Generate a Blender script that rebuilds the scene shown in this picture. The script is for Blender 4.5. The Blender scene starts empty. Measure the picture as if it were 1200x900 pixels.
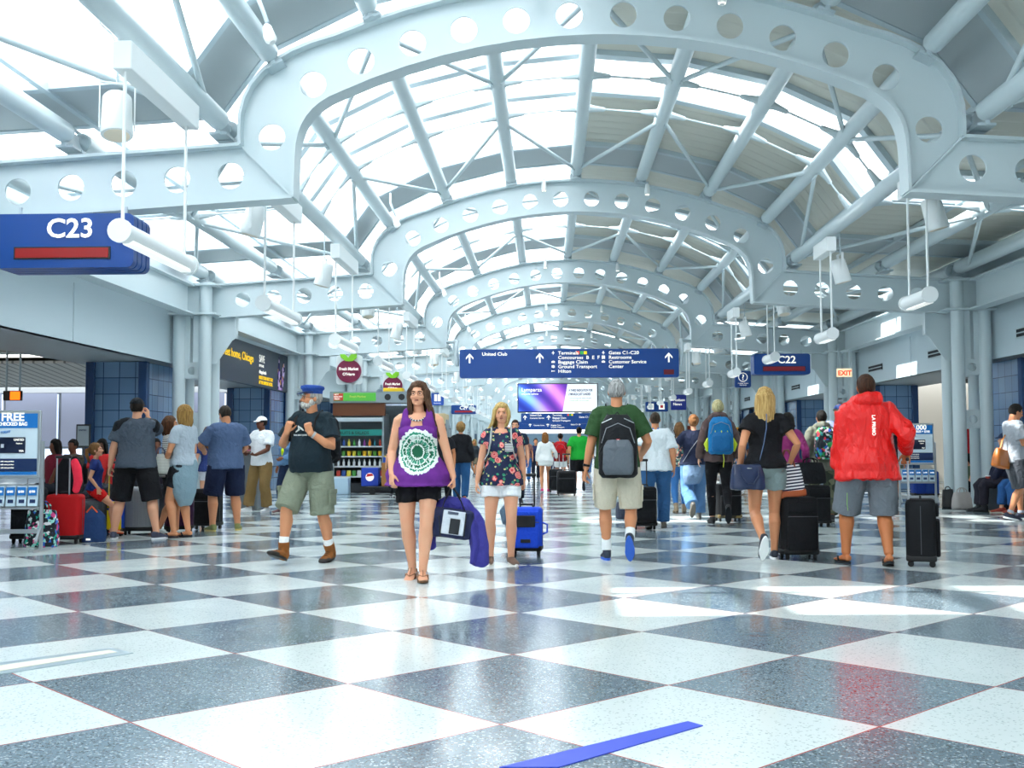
import bpy, bmesh, math, random
from mathutils import Vector, Matrix, noise
from math import sin, cos, pi, radians, sqrt
V = Vector
random.seed(7)
C = bpy.context.scene.collection

# ------------------------------------------------------------------ camera (survey of the photograph, 1200x900)
F_, PIT, YAW, ROL, CX, CH = 1299.23, .05723, -.03288, -.00233, -.5504, 1.1193
Y1, BAY = 12.095, 9.14                     # first arch frame, bay length
fw = V((sin(YAW)*cos(PIT), cos(YAW)*cos(PIT), sin(PIT)))
rt = V((cos(YAW), -sin(YAW), 0)); up = rt.cross(fw)
rt2 = cos(ROL)*rt + sin(ROL)*up; up2 = -sin(ROL)*rt + cos(ROL)*up
cam = bpy.data.cameras.new('camera'); cam.sensor_width = 36; cam.lens = F_/1200*36
cam.clip_end = 600
co = bpy.data.objects.new('camera', cam); C.objects.link(co)
M = Matrix((rt2, up2, -fw)).transposed().to_4x4(); M.translation = V((CX, 0, CH)); co.matrix_world = M
bpy.context.scene.camera = co
def ray(x, y): return fw + (x-600)/F_*rt2 - (y-450)/F_*up2
def gnd(x, y, z=0.0):
    d = ray(x, y); t = (z-CH)/d.z; return (CX+d.x*t, d.y*t)
def topz(x, y, Y):
    d = ray(x, y); return CH + d.z*Y/d.y
def atY(x, y, Y):
    d = ray(x, y); return (CX + d.x*Y/d.y, CH + d.z*Y/d.y)

# ------------------------------------------------------------------ materials
def lin(c):
    if isinstance(c, str):
        c = c.lstrip('#'); c = [int(c[i:i+2], 16)/255 for i in (0, 2, 4)]
    return tuple((x/12.92 if x <= .04045 else ((x+.055)/1.055)**2.4) for x in c[:3]) + (1.0,)
MATS = {}
def mat(col, rough=.6, metal=0, name=None, emit=0, spec=.5, coat=0, alpha=1):
    key = (str(col), rough, metal, emit, spec, coat, alpha)
    if key in MATS: return MATS[key]
    m = bpy.data.materials.new(name or 'paint_'+str(col).strip('#')); m.use_nodes = True
    b = m.node_tree.nodes['Principled BSDF']
    b.inputs['Base Color'].default_value = lin(col); b.inputs['Roughness'].default_value = rough
    b.inputs['Metallic'].default_value = metal; b.inputs['Specular IOR Level'].default_value = spec
    b.inputs['Coat Weight'].default_value = coat
    if emit:
        b.inputs['Emission Color'].default_value = lin(col); b.inputs['Emission Strength'].default_value = emit
    MATS[key] = m; return m
class NT:
    def __init__(s, name):
        s.m = bpy.data.materials.new(name); s.m.use_nodes = True; s.t = s.m.node_tree
        s.b = s.t.nodes['Principled BSDF']
    def n(s, typ, ins=None, **kw):
        nd = s.t.nodes.new(typ)
        for k, v in kw.items(): setattr(nd, k, v)
        for k, v in (ins or {}).items():
            if isinstance(v, bpy.types.NodeSocket): s.t.links.new(v, nd.inputs[k])
            else: nd.inputs[k].default_value = v
        return nd
    def l(s, a, b): s.t.links.new(a, b)
    def math(s, op, a, b=None, c=None):
        ins = {0: a}
        if b is not None: ins[1] = b
        if c is not None: ins[2] = c
        return s.n('ShaderNodeMath', ins, operation=op).outputs[0]
    def mix(s, f, a, b):
        nd = s.n('ShaderNodeMix', None, data_type='RGBA')
        for i, v in ((0, f), (6, a), (7, b)):
            if isinstance(v, bpy.types.NodeSocket): s.t.links.new(v, nd.inputs[i])
            else: nd.inputs[i].default_value = v
        return nd.outputs[2]
    def obj(s): return s.n('ShaderNodeTexCoord').outputs['Object']
    def xyz(s, v): return s.n('ShaderNodeSeparateXYZ', {0: v}).outputs

def fabric(col, col2=None, scale=60, rough=.85, bump=.55, wr=9.0):
    """woven cloth: a fine mottling of its own colour and a soft crumple bump"""
    key = ('fab', str(col), str(col2), scale, rough)
    if key in MATS: return MATS[key]
    k = NT('cloth_'+str(col).strip('#')); o = k.obj()
    n1 = k.n('ShaderNodeTexNoise', {'Vector': o, 'Scale': scale, 'Detail': 3}).outputs[0]
    a = lin(col); b = lin(col2) if col2 else tuple(min(1, x*1.16+.004) for x in a[:3])+(1,)
    k.l(k.mix(n1, a, b), k.b.inputs['Base Color'])
    k.b.inputs['Roughness'].default_value = rough; k.b.inputs['Specular IOR Level'].default_value = .2
    n2 = k.n('ShaderNodeTexNoise', {'Vector': o, 'Scale': wr, 'Detail': 3, 'Distortion': 1.2}).outputs[0]
    bm_ = k.n('ShaderNodeBump', {'Strength': bump, 'Distance': .05, 'Height': n2})
    k.l(bm_.outputs[0], k.b.inputs['Normal'])
    MATS[key] = k.m; return k.m
def stripes(c1, c2, period, duty=.5, axis=2, rough=.8):
    k = NT('striped_cloth'); x = k.xyz(k.obj())[axis]
    f = k.math('FRACT', k.math('DIVIDE', x, period)); g = k.math('LESS_THAN', f, duty)
    k.l(k.mix(g, lin(c1), lin(c2)), k.b.inputs['Base Color']); k.b.inputs['Roughness'].default_value = rough
    return k.m
def patchwork(cols, scale=18, base='#101828', rough=.75):
    """blobs of several bright colours on a ground, for printed fabrics"""
    k = NT('printed_cloth'); o = k.obj()
    d = k.n('ShaderNodeTexNoise', {'Vector': o, 'Scale': scale*1.1, 'Detail': 1})
    v = k.n('ShaderNodeVectorMath', {0: o, 1: k.n('ShaderNodeVectorMath', {0: d.outputs['Color'], 'Scale': .03}, operation='SCALE').outputs[0]}, operation='ADD').outputs[0]
    vo = k.n('ShaderNodeTexVoronoi', {'Vector': v, 'Scale': scale})
    r = k.n('ShaderNodeValToRGB'); r.color_ramp.interpolation = 'CONSTANT'
    e = r.color_ramp.elements; e[0].color = lin(base); e[0].position = 0
    e[1].color = lin(cols[0]); e[1].position = .45
    for i, c in enumerate(cols[1:]):
        x = e.new(.45+.55*(i+1)/len(cols)); x.color = lin(c)
    k.l(k.xyz(vo.outputs['Color'])[0], r.inputs[0]); k.l(r.outputs[0], k.b.inputs['Base Color'])
    k.b.inputs['Roughness'].default_value = rough; return k.m
def skin(col):
    key = ('skin', col)
    if key in MATS: return MATS[key]
    k = NT('skin'); o = k.obj()
    n1 = k.n('ShaderNodeTexNoise', {'Vector': o, 'Scale': 14, 'Detail': 4}).outputs[0]
    a = lin(col); b = (min(1, a[0]*1.06), a[1]*.86, a[2]*.8, 1)
    k.l(k.mix(n1, a, b), k.b.inputs['Base Color']); k.b.inputs['Roughness'].default_value = .5
    k.b.inputs['Specular IOR Level'].default_value = .35
    MATS[key] = k.m; return k.m
def hairmat(col, col2=None):
    key = ('hair', col, col2)
    if key in MATS: return MATS[key]
    k = NT('hair'); o = k.obj(); mp = k.n('ShaderNodeMapping', {'Vector': o, 'Scale': (90, 90, 7)})
    n1 = k.n('ShaderNodeTexNoise', {'Vector': mp.outputs[0], 'Scale': 1.0, 'Detail': 3}).outputs[0]
    n1 = k.n('ShaderNodeMapRange', {0: n1, 1: .35, 2: .65}).outputs[0]
    a = lin(col); b = lin(col2) if col2 else tuple(x*.45 for x in a[:3])+(1,)
    k.l(k.mix(n1, a, b), k.b.inputs['Base Color']); k.b.inputs['Roughness'].default_value = .68; k.b.inputs['Specular IOR Level'].default_value = .25
    bm_ = k.n('ShaderNodeBump', {'Strength': .6, 'Distance': .01, 'Height': n1}); k.l(bm_.outputs[0], k.b.inputs['Normal'])
    MATS[key] = k.m; return k.m

# ------------------------------------------------------------------ mesh building
def frame(d, hint=None):
    d = d.normalized(); h = hint or (V((0, 0, 1)) if abs(d.z) < .9 else V((0, 1, 0)))
    x = h.cross(d).normalized(); y = d.cross(x); return x, y, d
class MB:
    def __init__(s): s.v = []; s.f = []
    def add(s, vs, fs):
        o = len(s.v); s.v += [V(p) for p in vs]; s.f += [tuple(i+o for i in f) for f in fs]; return s
    def box(s, c, d, R=None, bev=0):
        c = V(c); hx, hy, hz = d[0]/2, d[1]/2, d[2]/2
        if bev <= 0:
            vs = [V((x, y, z)) for x in (-hx, hx) for y in (-hy, hy) for z in (-hz, hz)]
            fs = [(0, 1, 3, 2), (4, 6, 7, 5), (0, 4, 5, 1), (2, 3, 7, 6), (0, 2, 6, 4), (1, 5, 7, 3)]
        else:
            bm = bmesh.new(); bmesh.ops.create_cube(bm, size=1)
            for v in bm.verts: v.co = V((v.co.x*d[0], v.co.y*d[1], v.co.z*d[2]))
            bmesh.ops.bevel(bm, geom=list(bm.edges), offset=min(bev, min(d)*.49), segments=3, profile=.5, affect='EDGES')
            bm.verts.index_update(); vs = [v.co.copy() for v in bm.verts]; fs = [tuple(v.index for v in f.verts) for f in bm.faces]; bm.free()
        if R is not None: vs = [R @ v for v in vs]
        return s.add([v+c for v in vs], fs)
    def path(s, pts, radii, n=10, flat=1.0, hint=None, cap=True, round_=True):
        """swept tube; radii are numbers or (rx, ry)"""
        pts = [V(p) for p in pts]; m = len(pts)
        if not isinstance(radii, (list, tuple)) : radii = [radii]*m
        radii = [r if isinstance(r, tuple) else (r, r*flat) for r in radii]
        tang = []
        for i in range(m):
            a = pts[max(0, i-1)]; b = pts[min(m-1, i+1)]; tang.append((b-a).normalized() if (b-a).length > 1e-9 else V((0, 0, 1)))
        x, y, _ = frame(tang[0], hint); rings = []
        vs = []; fs = []
        P = list(zip(pts, radii, tang))
        if round_ and cap:
            r0 = min(radii[0])*.6; r1 = min(radii[-1])*.6
            P = [(pts[0]-tang[0]*r0, (radii[0][0]*.55, radii[0][1]*.55), tang[0])] + P + [(pts[-1]+tang[-1]*r1, (radii[-1][0]*.55, radii[-1][1]*.55), tang[-1])]
        for p, r, t in P:
            x = (x - t*x.dot(t)).normalized(); y = t.cross(x)
            o = len(vs)
            for k in range(n):
                a = 2*pi*k/n; vs.append(p + x*cos(a)*r[0] + y*sin(a)*r[1])
            if o:
                for k in range(n):
                    k2 = (k+1) % n; fs.append((o-n+k, o-n+k2, o+k2, o+k))
        if cap:
            fs.append(tuple(range(n-1, -1, -1))); fs.append(tuple(range(len(vs)-n, len(vs))))
        return s.add(vs, fs)
    def tube(s, a, b, r, r2=None, n=12): return s.path([a, b], [r, r2 if r2 is not None else r], n, round_=False)
    def rings(s, R, n=20, T=None, sq=2.0):
        """horizontal rings (cx, cy, z, rx, ry) closed at both ends; sq>2 squarer"""
        vs = []; fs = []
        for (cx, cy, z, rx, ry) in R:
            o = len(vs)
            for k in range(n):
                a = 2*pi*k/n; c_, s_ = cos(a), sin(a)
                p = V((cx + rx*math.copysign(abs(c_)**(2/sq), c_), cy + ry*math.copysign(abs(s_)**(2/sq), s_), z)); vs.append(T(p) if T else p)
            if o:
                for k in range(n):
                    k2 = (k+1) % n; fs.append((o-n+k, o-n+k2, o+k2, o+k))
        fs.append(tuple(range(n-1, -1, -1))); fs.append(tuple(range(len(vs)-n, len(vs))))
        return s.add(vs, fs)
    def ell(s, c, r, R=None, nu=16, nv=10, T=None):
        if not isinstance(r, (tuple, list)): r = (r, r, r)
        c = V(c); vs = [V((0, 0, -r[2]))]; fs = []
        for j in range(1, nv):
            ph = -pi/2 + pi*j/nv
            for i in range(nu):
                th = 2*pi*i/nu; vs.append(V((r[0]*cos(ph)*cos(th), r[1]*cos(ph)*sin(th), r[2]*sin(ph))))
        vs.append(V((0, 0, r[2])))
        for i in range(nu):
            fs.append((0, 1+(i+1) % nu, 1+i)); o = 1+(nv-2)*nu; fs.append((o+i, o+(i+1) % nu, len(vs)-1))
        for j in range(nv-2):
            for i in range(nu):
                a = 1+j*nu; fs.append((a+i, a+(i+1) % nu, a+nu+(i+1) % nu, a+nu+i))
        if R is not None: vs = [R @ v for v in vs]
        vs = [v+c for v in vs]
        if T: vs = [T(v) for v in vs]
        return s.add(vs, fs)
    def prism(s, poly, y0, y1, axis='y'):
        """2-D outline (x, z) pushed from y0 to y1 (axis x: outline is (y, z))"""
        n = len(poly)
        f3 = (lambda a, b, t: V((a, t, b))) if axis == 'y' else ((lambda a, b, t: V((t, a, b))) if axis == 'x' else (lambda a, b, t: V((a, b, t))))
        vs = [f3(a, b, y0) for a, b in poly] + [f3(a, b, y1) for a, b in poly]
        fs = [tuple(range(n)), tuple(range(2*n-1, n-1, -1))] + [(i, n+i, n+(i+1) % n, (i+1) % n) for i in range(n)]
        return s.add(vs, fs)
    def build(s, name, m, parent=None, smooth=False, loc=None, rot=None, auto=True):
        me = bpy.data.meshes.new(name); me.from_pydata([tuple(v) for v in s.v], [], s.f); me.validate()
        bm = bmesh.new(); bm.from_mesh(me); bmesh.ops.recalc_face_normals(bm, faces=bm.faces); bm.to_mesh(me); bm.free()
        if smooth:
            me.polygons.foreach_set('use_smooth', [True]*len(me.polygons))
            if auto: me.set_sharp_from_angle(angle=radians(40))
        if m: me.materials.append(m)
        o = bpy.data.objects.new(name, me); C.objects.link(o)
        if parent: o.parent = parent
        if loc is not None: o.location = loc
        if rot is not None: o.rotation_euler = rot
        return o
def bake(mb, name, m, parent, voxel=.01, it=3, disp=None, fac=.5):
    """fuse overlapping shapes into one continuous skin"""
    me = bpy.data.meshes.new('tmp'); me.from_pydata([tuple(v) for v in mb.v], [], mb.f)
    bm = bmesh.new(); bm.from_mesh(me); bmesh.ops.recalc_face_normals(bm, faces=bm.faces); bm.to_mesh(me); bm.free()
    t = bpy.data.objects.new('tmp', me); C.objects.link(t)
    r = t.modifiers.new('r', 'REMESH'); r.mode = 'VOXEL'; r.voxel_size = voxel
    q = t.modifiers.new('s', 'SMOOTH'); q.factor = fac; q.iterations = it
    dg = bpy.context.evaluated_depsgraph_get()
    out = bpy.data.meshes.new_from_object(t.evaluated_get(dg)); bpy.data.objects.remove(t); bpy.data.meshes.remove(me)
    if disp:
        nr = [v.normal.copy() for v in out.vertices]
        for v, n_ in zip(out.vertices, nr): v.co += n_*disp(v.co)
    out.polygons.foreach_set('use_smooth', [True]*len(out.polygons)); out.materials.clear(); out.materials.append(m)
    o = bpy.data.objects.new(name, out); C.objects.link(o)
    if parent: o.parent = parent
    return o
def tag(o, label=None, cat=None, group=None, kind=None):
    if label: o['label'] = label
    if cat: o['category'] = cat
    if group: o['group'] = group
    if kind: o['kind'] = kind
    return o
def empty(name, loc=(0, 0, 0), rz=0, label=None, cat=None, group=None, kind=None):
    o = bpy.data.objects.new(name, None); C.objects.link(o); o.location = loc; o.rotation_euler = (0, 0, rz); o.empty_display_size = .1
    return tag(o, label, cat, group, kind)
def copy_tree(o, parent=None):
    c = o.copy(); C.objects.link(c)
    if parent: c.parent = parent
    for ch in list(o.children): copy_tree(ch, c)
    return c
def text(s, size, loc, m, parent, name='lettering', rot=(pi/2, 0, 0), bold=.0, align='LEFT', ext=.003, sx=1.0):
    cu = bpy.data.curves.new(name, 'FONT'); cu.body = s; cu.size = size; cu.extrude = ext; cu.offset = bold*size; cu.align_x = align
    cu.resolution_u = 3; cu.materials.append(m)
    t = bpy.data.objects.new('tmp', cu); C.objects.link(t)
    dg = bpy.context.evaluated_depsgraph_get(); me = bpy.data.meshes.new_from_object(t.evaluated_get(dg))
    bpy.data.objects.remove(t)
    o = bpy.data.objects.new(name, me); C.objects.link(o)
    o.location = loc; o.rotation_euler = rot; o.scale = (sx, 1, 1)
    if parent: o.parent = parent
    return o
def rrect(x0, z0, x1, z1, r, n=6):
    P = []
    for cx, cz, a0 in ((x1-r, z1-r, 0), (x0+r, z1-r, 90), (x0+r, z0+r, 180), (x1-r, z0+r, 270)):
        for i in range(n+1):
            a = radians(a0+90*i/n); P.append((cx+r*cos(a), cz+r*sin(a)))
    return P
def holed(outer, holes, t, name, m, parent):
    """flat plate in XZ with round holes, thickness t along Y"""
    cu = bpy.data.curves.new('tmp', 'CURVE'); cu.dimensions = '2D'; cu.fill_mode = 'BOTH'; cu.extrude = t/2
    def sp(P):
        s = cu.splines.new('POLY'); s.points.add(len(P)-1); s.use_cyclic_u = True
        for p, (a, b) in zip(s.points, P): p.co = (a, b, 0, 1)
    sp(outer)
    for (cx, cz, r) in holes: sp([(cx+r*cos(2*pi*i/28), cz+r*sin(2*pi*i/28)) for i in range(28)])
    to = bpy.data.objects.new('tmp', cu); C.objects.link(to)
    dg = bpy.context.evaluated_depsgraph_get(); me = bpy.data.meshes.new_from_object(to.evaluated_get(dg))
    bpy.data.objects.remove(to); me.transform(Matrix.Rotation(pi/2, 4, 'X')); me.materials.clear(); me.materials.append(m)
    o = bpy.data.objects.new(name, me); C.objects.link(o)
    if parent: o.parent = parent
    return o
SKY, SUNE, EXPO = 1.6, 5.0, 1.35
# ------------------------------------------------------------------ light and air
sc = bpy.context.scene
sc.view_settings.view_transform = 'Standard'; sc.view_settings.look = 'None'; sc.view_settings.gamma = 1
sc.view_settings.use_curve_mapping = False; sc.view_settings.exposure = EXPO
w = bpy.data.worlds.new('World'); sc.world = w; w.use_nodes = True
wb = w.node_tree.nodes['Background']
wb.inputs[0].default_value = (.93, .965, 1, 1); wb.inputs[1].default_value = SKY
sun = bpy.data.lights.new('sun', 'SUN'); sun.energy = SUNE; sun.angle = radians(.9); sun.color = (1, .96, .9)
so = bpy.data.objects.new('sun', sun); C.objects.link(so)
sd = V((cos(radians(50)), .10, -sin(radians(50))))     # light travels this way: from the left, high
so.rotation_euler = sd.to_track_quat('-Z', 'Y').to_euler(); so.location = (-30, 20, 40)
cy = sc.cycles; cy.max_bounces = 8; cy.diffuse_bounces = 5; cy.glossy_bounces = 3; cy.transparent_max_bounces = 12; cy.transmission_bounces = 4
cy.caustics_reflective = False; cy.caustics_refractive = False; cy.sample_clamp_indirect = 6

STEEL = mat('#cbd8dc', .38, name='pale_blue_grey_steel_paint'); STEEL2 = mat('#bccad0', .42, name='grey_steel_paint')
WHITE = mat('#eef2f2', .4, name='white_enamel'); GREYBAND = mat('#b3bcbf', .45, 0, name='grey_metal_gutter')
WALLM = mat('#c3d2d9', .55, name='pale_blue_wall_panel'); BLACK = mat('#14161a', .5); RUB = mat('#0d0e10', .7)
CHROME = mat('#c9cdd0', .25, 1); SIGNB = mat('#07418c', .35, name='sign_blue'); SIGNW = mat('#f6f4ea', .5, emit=.25)
LEDRED = mat('#8e0606', .4, emit=.06); DARKG = mat('#3b4146', .6)
def glassmat(name, tint, amt=.1, rough=.02):
    k = NT(name); t = k.t; t.nodes.remove(k.b)
    tr = k.n('ShaderNodeBsdfTransparent', {0: tint}); gl = k.n('ShaderNodeBsdfGlossy', {'Roughness': rough})
    mx = k.n('ShaderNodeMixShader', {0: amt, 1: tr.outputs[0], 2: gl.outputs[0]})
    k.l(mx.outputs[0], t.nodes['Material Output'].inputs[0]); return k.m
GLASS = glassmat('clear_glass', (.97, .99, 1, 1), .06)
def fritted():
    k = NT('white_fritted_glass'); t = k.t; t.nodes.remove(k.b)
    a = k.n('ShaderNodeBsdfTranslucent', {0: (.93, .96, .98, 1)}); b = k.n('ShaderNodeBsdfDiffuse', {0: (.85, .9, .92, 1)})
    mx = k.n('ShaderNodeMixShader', {0: .22, 1: a.outputs[0], 2: b.outputs[0]})
    k.l(mx.outputs[0], t.nodes['Material Output'].inputs[0]); return k.m
FRIT = fritted()
def deckmat():
    k = NT('beige_roof_deck'); o = k.obj(); X = k.xyz(o)
    n = k.n('ShaderNodeTexNoise', {'Vector': k.n('ShaderNodeMapping', {'Vector': o, 'Scale': (.7, 3, 1)}).outputs[0], 'Scale': 1.2, 'Detail': 5}).outputs[0]
    k.l(k.mix(n, lin('#cbc8bb'), lin('#dbd9cf')), k.b.inputs['Base Color']); k.b.inputs['Roughness'].default_value = .5
    f = k.math('FRACT', k.math('MULTIPLY', X[1], 2.6)); g = k.math('SMOOTH_MIN', f, k.math('MULTIPLY', k.math('SUBTRACT', 1.0, f), 6.0), .2)
    bp = k.n('ShaderNodeBump', {'Strength': .5, 'Distance': .05, 'Height': g}); k.l(bp.outputs[0], k.b.inputs['Normal']); return k.m
DECK = deckmat()

# ------------------------------------------------------------------ floor
TD, TU, TV = 1.51818, -.74938, 4.55713
def floormat():
    k = NT('polished_terrazzo_checker'); g = k.n('ShaderNodeNewGeometry').outputs['Position']; X = k.xyz(g)
    u = k.math('SUBTRACT', X[0], TU); v = k.math('SUBTRACT', X[1], TV)
    p = k.math('DIVIDE', k.math('ADD', u, v), TD); q = k.math('DIVIDE', k.math('SUBTRACT', u, v), TD)
    fp = k.math('FLOOR', p); fq = k.math('FLOOR', q)
    par = k.math('FLOORED_MODULO', k.math('ADD', fp, fq), 2.0)            # 1 = dark tile
    e1 = k.math('ABSOLUTE', k.math('SUBTRACT', k.math('FRACT', k.math('ADD', p, .5)), .5))
    e2 = k.math('ABSOLUTE', k.math('SUBTRACT', k.math('FRACT', k.math('ADD', q, .5)), .5))
    line = k.math('LESS_THAN', k.math('MINIMUM', e1, e2), .0035)
    cell = k.n('ShaderNodeCombineXYZ', {0: fp, 1: fq}).outputs[0]
    wn = k.n('ShaderNodeTexWhiteNoise', {'Vector': cell}, noise_dimensions='2D').outputs['Value']
    vo = k.n('ShaderNodeTexVoronoi', {'Vector': g, 'Scale': 120.0}); vc = k.xyz(vo.outputs['Color'])
    chip_l = k.math('GREATER_THAN', vc[0], .90); chip_d = k.math('LESS_THAN', vc[0], .2)
    bl = k.n('ShaderNodeTexNoise', {'Vector': g, 'Scale': 1.3, 'Detail': 3}).outputs[0]
    dark = k.mix(wn, lin('#63737d'), lin('#788a95')); dark = k.mix(chip_l, dark, lin('#a3b0b5')); dark = k.mix(chip_d, dark, lin('#4a5862'))
    lite = k.mix(bl, lin('#d3dedd'), lin('#dfe8e6')); lite = k.mix(k.math('LESS_THAN', vc[1], .08), lite, lin('#b4c0bf'))
    c = k.mix(par, lite, dark); c = k.mix(line, c, lin('#b2594f'))
    k.l(c, k.b.inputs['Base Color'])
    sm = k.n('ShaderNodeTexNoise', {'Vector': g, 'Scale': 2.2, 'Detail': 4}).outputs[0]
    k.l(k.n('ShaderNodeMapRange', {0: sm, 1: .3, 2: .7, 3: .10, 4: .2}).outputs[0], k.b.inputs['Roughness'])
    k.b.inputs['Specular IOR Level'].default_value = .62
    wv = k.n('ShaderNodeTexNoise', {'Vector': g, 'Scale': 3.0, 'Detail': 2}).outputs[0]
    bp = k.n('ShaderNodeBump', {'Strength': .03, 'Distance': .02, 'Height': wv}); k.l(bp.outputs[0], k.b.inputs['Normal'])
    return k.m
NB = 14                                    # arch frames
YE = Y1 + BAY*(NB-1) + 1.5
Y0 = Y1 - BAY*2
tag(MB().box((0, (YE-12)/2, -.1), (64, YE+12, .2)).build('floor', floormat()), kind='structure')
# ground of the airfield outside
tag(MB().box((0, 60, -.45), (500, 420, .2)).build('ground', mat('#a9abac', .9)), kind='structure')

# ------------------------------------------------------------------ vault profile
CZ = -1.34
def arcz(x, R): return sqrt(R*R - x*x) + CZ
def bez(a, b, c, n=8): return [((1-t)**2*a[0]+2*t*(1-t)*b[0]+t*t*c[0], (1-t)**2*a[1]+2*t*(1-t)*b[1]+t*t*c[1]) for t in [i/n for i in range(n+1)]]
def sym(half):   # half: from left foot to the crown (x<0)
    return half + [(-x, z) for x, z in reversed(half) if x < -1e-6]
inner = sym([(-3.36, 3.88)] + bez((-3.345, 4.35), (-3.34, 4.87), (-2.85, arcz(2.85, 7.0))) + [(x, arcz(x, 7.0)) for x in (-2.5, -2.1, -1.7, -1.3, -.9, -.5, -.2)] + [(0, arcz(0, 7.0))])
outer = sym([(-3.95, 4.47)] + bez((-3.955, 4.62), (-4.0, 5.42), (-2.9, arcz(2.9, 7.6))) + [(x, arcz(x, 7.6)) for x in (-2.5, -2.1, -1.7, -1.3, -.9, -.5, -.2)] + [(0, arcz(0, 7.6))])
holes = [(s*x, arcz(x, 7.26)) for s in (-1, 1) for x in (.3, .89, 1.475, 2.05, 2.625)] + [(s*3.165, 5.17) for s in (-1, 1)] + [(s*3.62, 4.58) for s in (-1, 1)]
def ribbon(mb, P, wid, th):
    """flat bar standing across Y following the outline P in XZ"""
    n = len(P); N = []
    for i in range(n):
        a = P[max(0, i-1)]; b = P[min(n-1, i+1)]; dx, dz = b[0]-a[0], b[1]-a[1]; L = sqrt(dx*dx+dz*dz) or 1; N.append((-dz/L, dx/L))
    vs = []; fs = []
    for (x, z), (nx, nz) in zip(P, N):
        for y in (-wid/2, wid/2):
            for t in (-th/2, th/2): vs.append((x+nx*t, y, z+nz*t))
    for i in range(n-1):
        a = i*4; b = a+4
        fs += [(a, a+1, b+1, b), (a+2, b+2, b+3, a+3), (a, b, b+2, a+2), (a+1, a+3, b+3, b+1)]
    fs += [(0, 2, 3, 1), ((n-1)*4, (n-1)*4+1, (n-1)*4+3, (n-1)*4+2)]
    return mb.add(vs, fs)
SB = -.064                                   # fall of the side beams
def bb(x): return 3.88 + SB*(abs(x)-3.36)    # beam bottom
def bt(x): return 4.47 + SB*(abs(x)-3.95)    # beam top
def make_frame():
    r = empty('arch_frame')
    holed(inner + list(reversed(outer)), [(x, z, .148) for x, z in holes], .03, 'arch_web', STEEL, r)
    ribbon(MB(), inner, .30, .035).build('inner_flange', STEEL, r, smooth=True)
    ribbon(MB(), outer, .30, .035).build('outer_flange', STEEL, r, smooth=True)
    for s in (-1, 1):
        sb = [(s*3.36, 3.88), (s*3.95, 4.47), (s*7.2, bt(7.2)), (s*7.2, bb(7.2))]
        hs = [(s*x, (bb(x)+bt(x))/2, .148) for x in (4.08, 4.68, 5.28, 5.88, 6.48)]
        w_ = holed(sb, hs, .03, 'side_beam', STEEL, r)
        m = MB(); ribbon(m, [(s*3.36, 3.88), (s*7.0, bb(7.0))], .30, .035); ribbon(m, [(s*3.95, 4.47), (s*7.0, bt(7.0))], .30, .035)
        ribbon(m, [(s*3.36, 3.88), (s*3.95, 4.47)], .16, .02); m.build('side_beam_flange', STEEL, r)
    return r
fr0 = make_frame()
ordw = ['nearest', 'second', 'third', 'fourth', 'fifth', 'sixth', 'seventh', 'eighth', 'ninth', 'tenth', 'eleventh', 'twelfth', 'thirteenth', 'farthest']
for i in range(NB):
    o = fr0 if i == 0 else copy_tree(fr0)
    o.location = (0, Y1+BAY*i, 0)
    tag(o, '%s pale blue perforated steel arch frame spanning the concourse%s' % (ordw[i] if i else 'nearest and largest', ' from the camera' if 0 < i < NB-1 else ''), 'arch frame', 'perforated arch frames')

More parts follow.
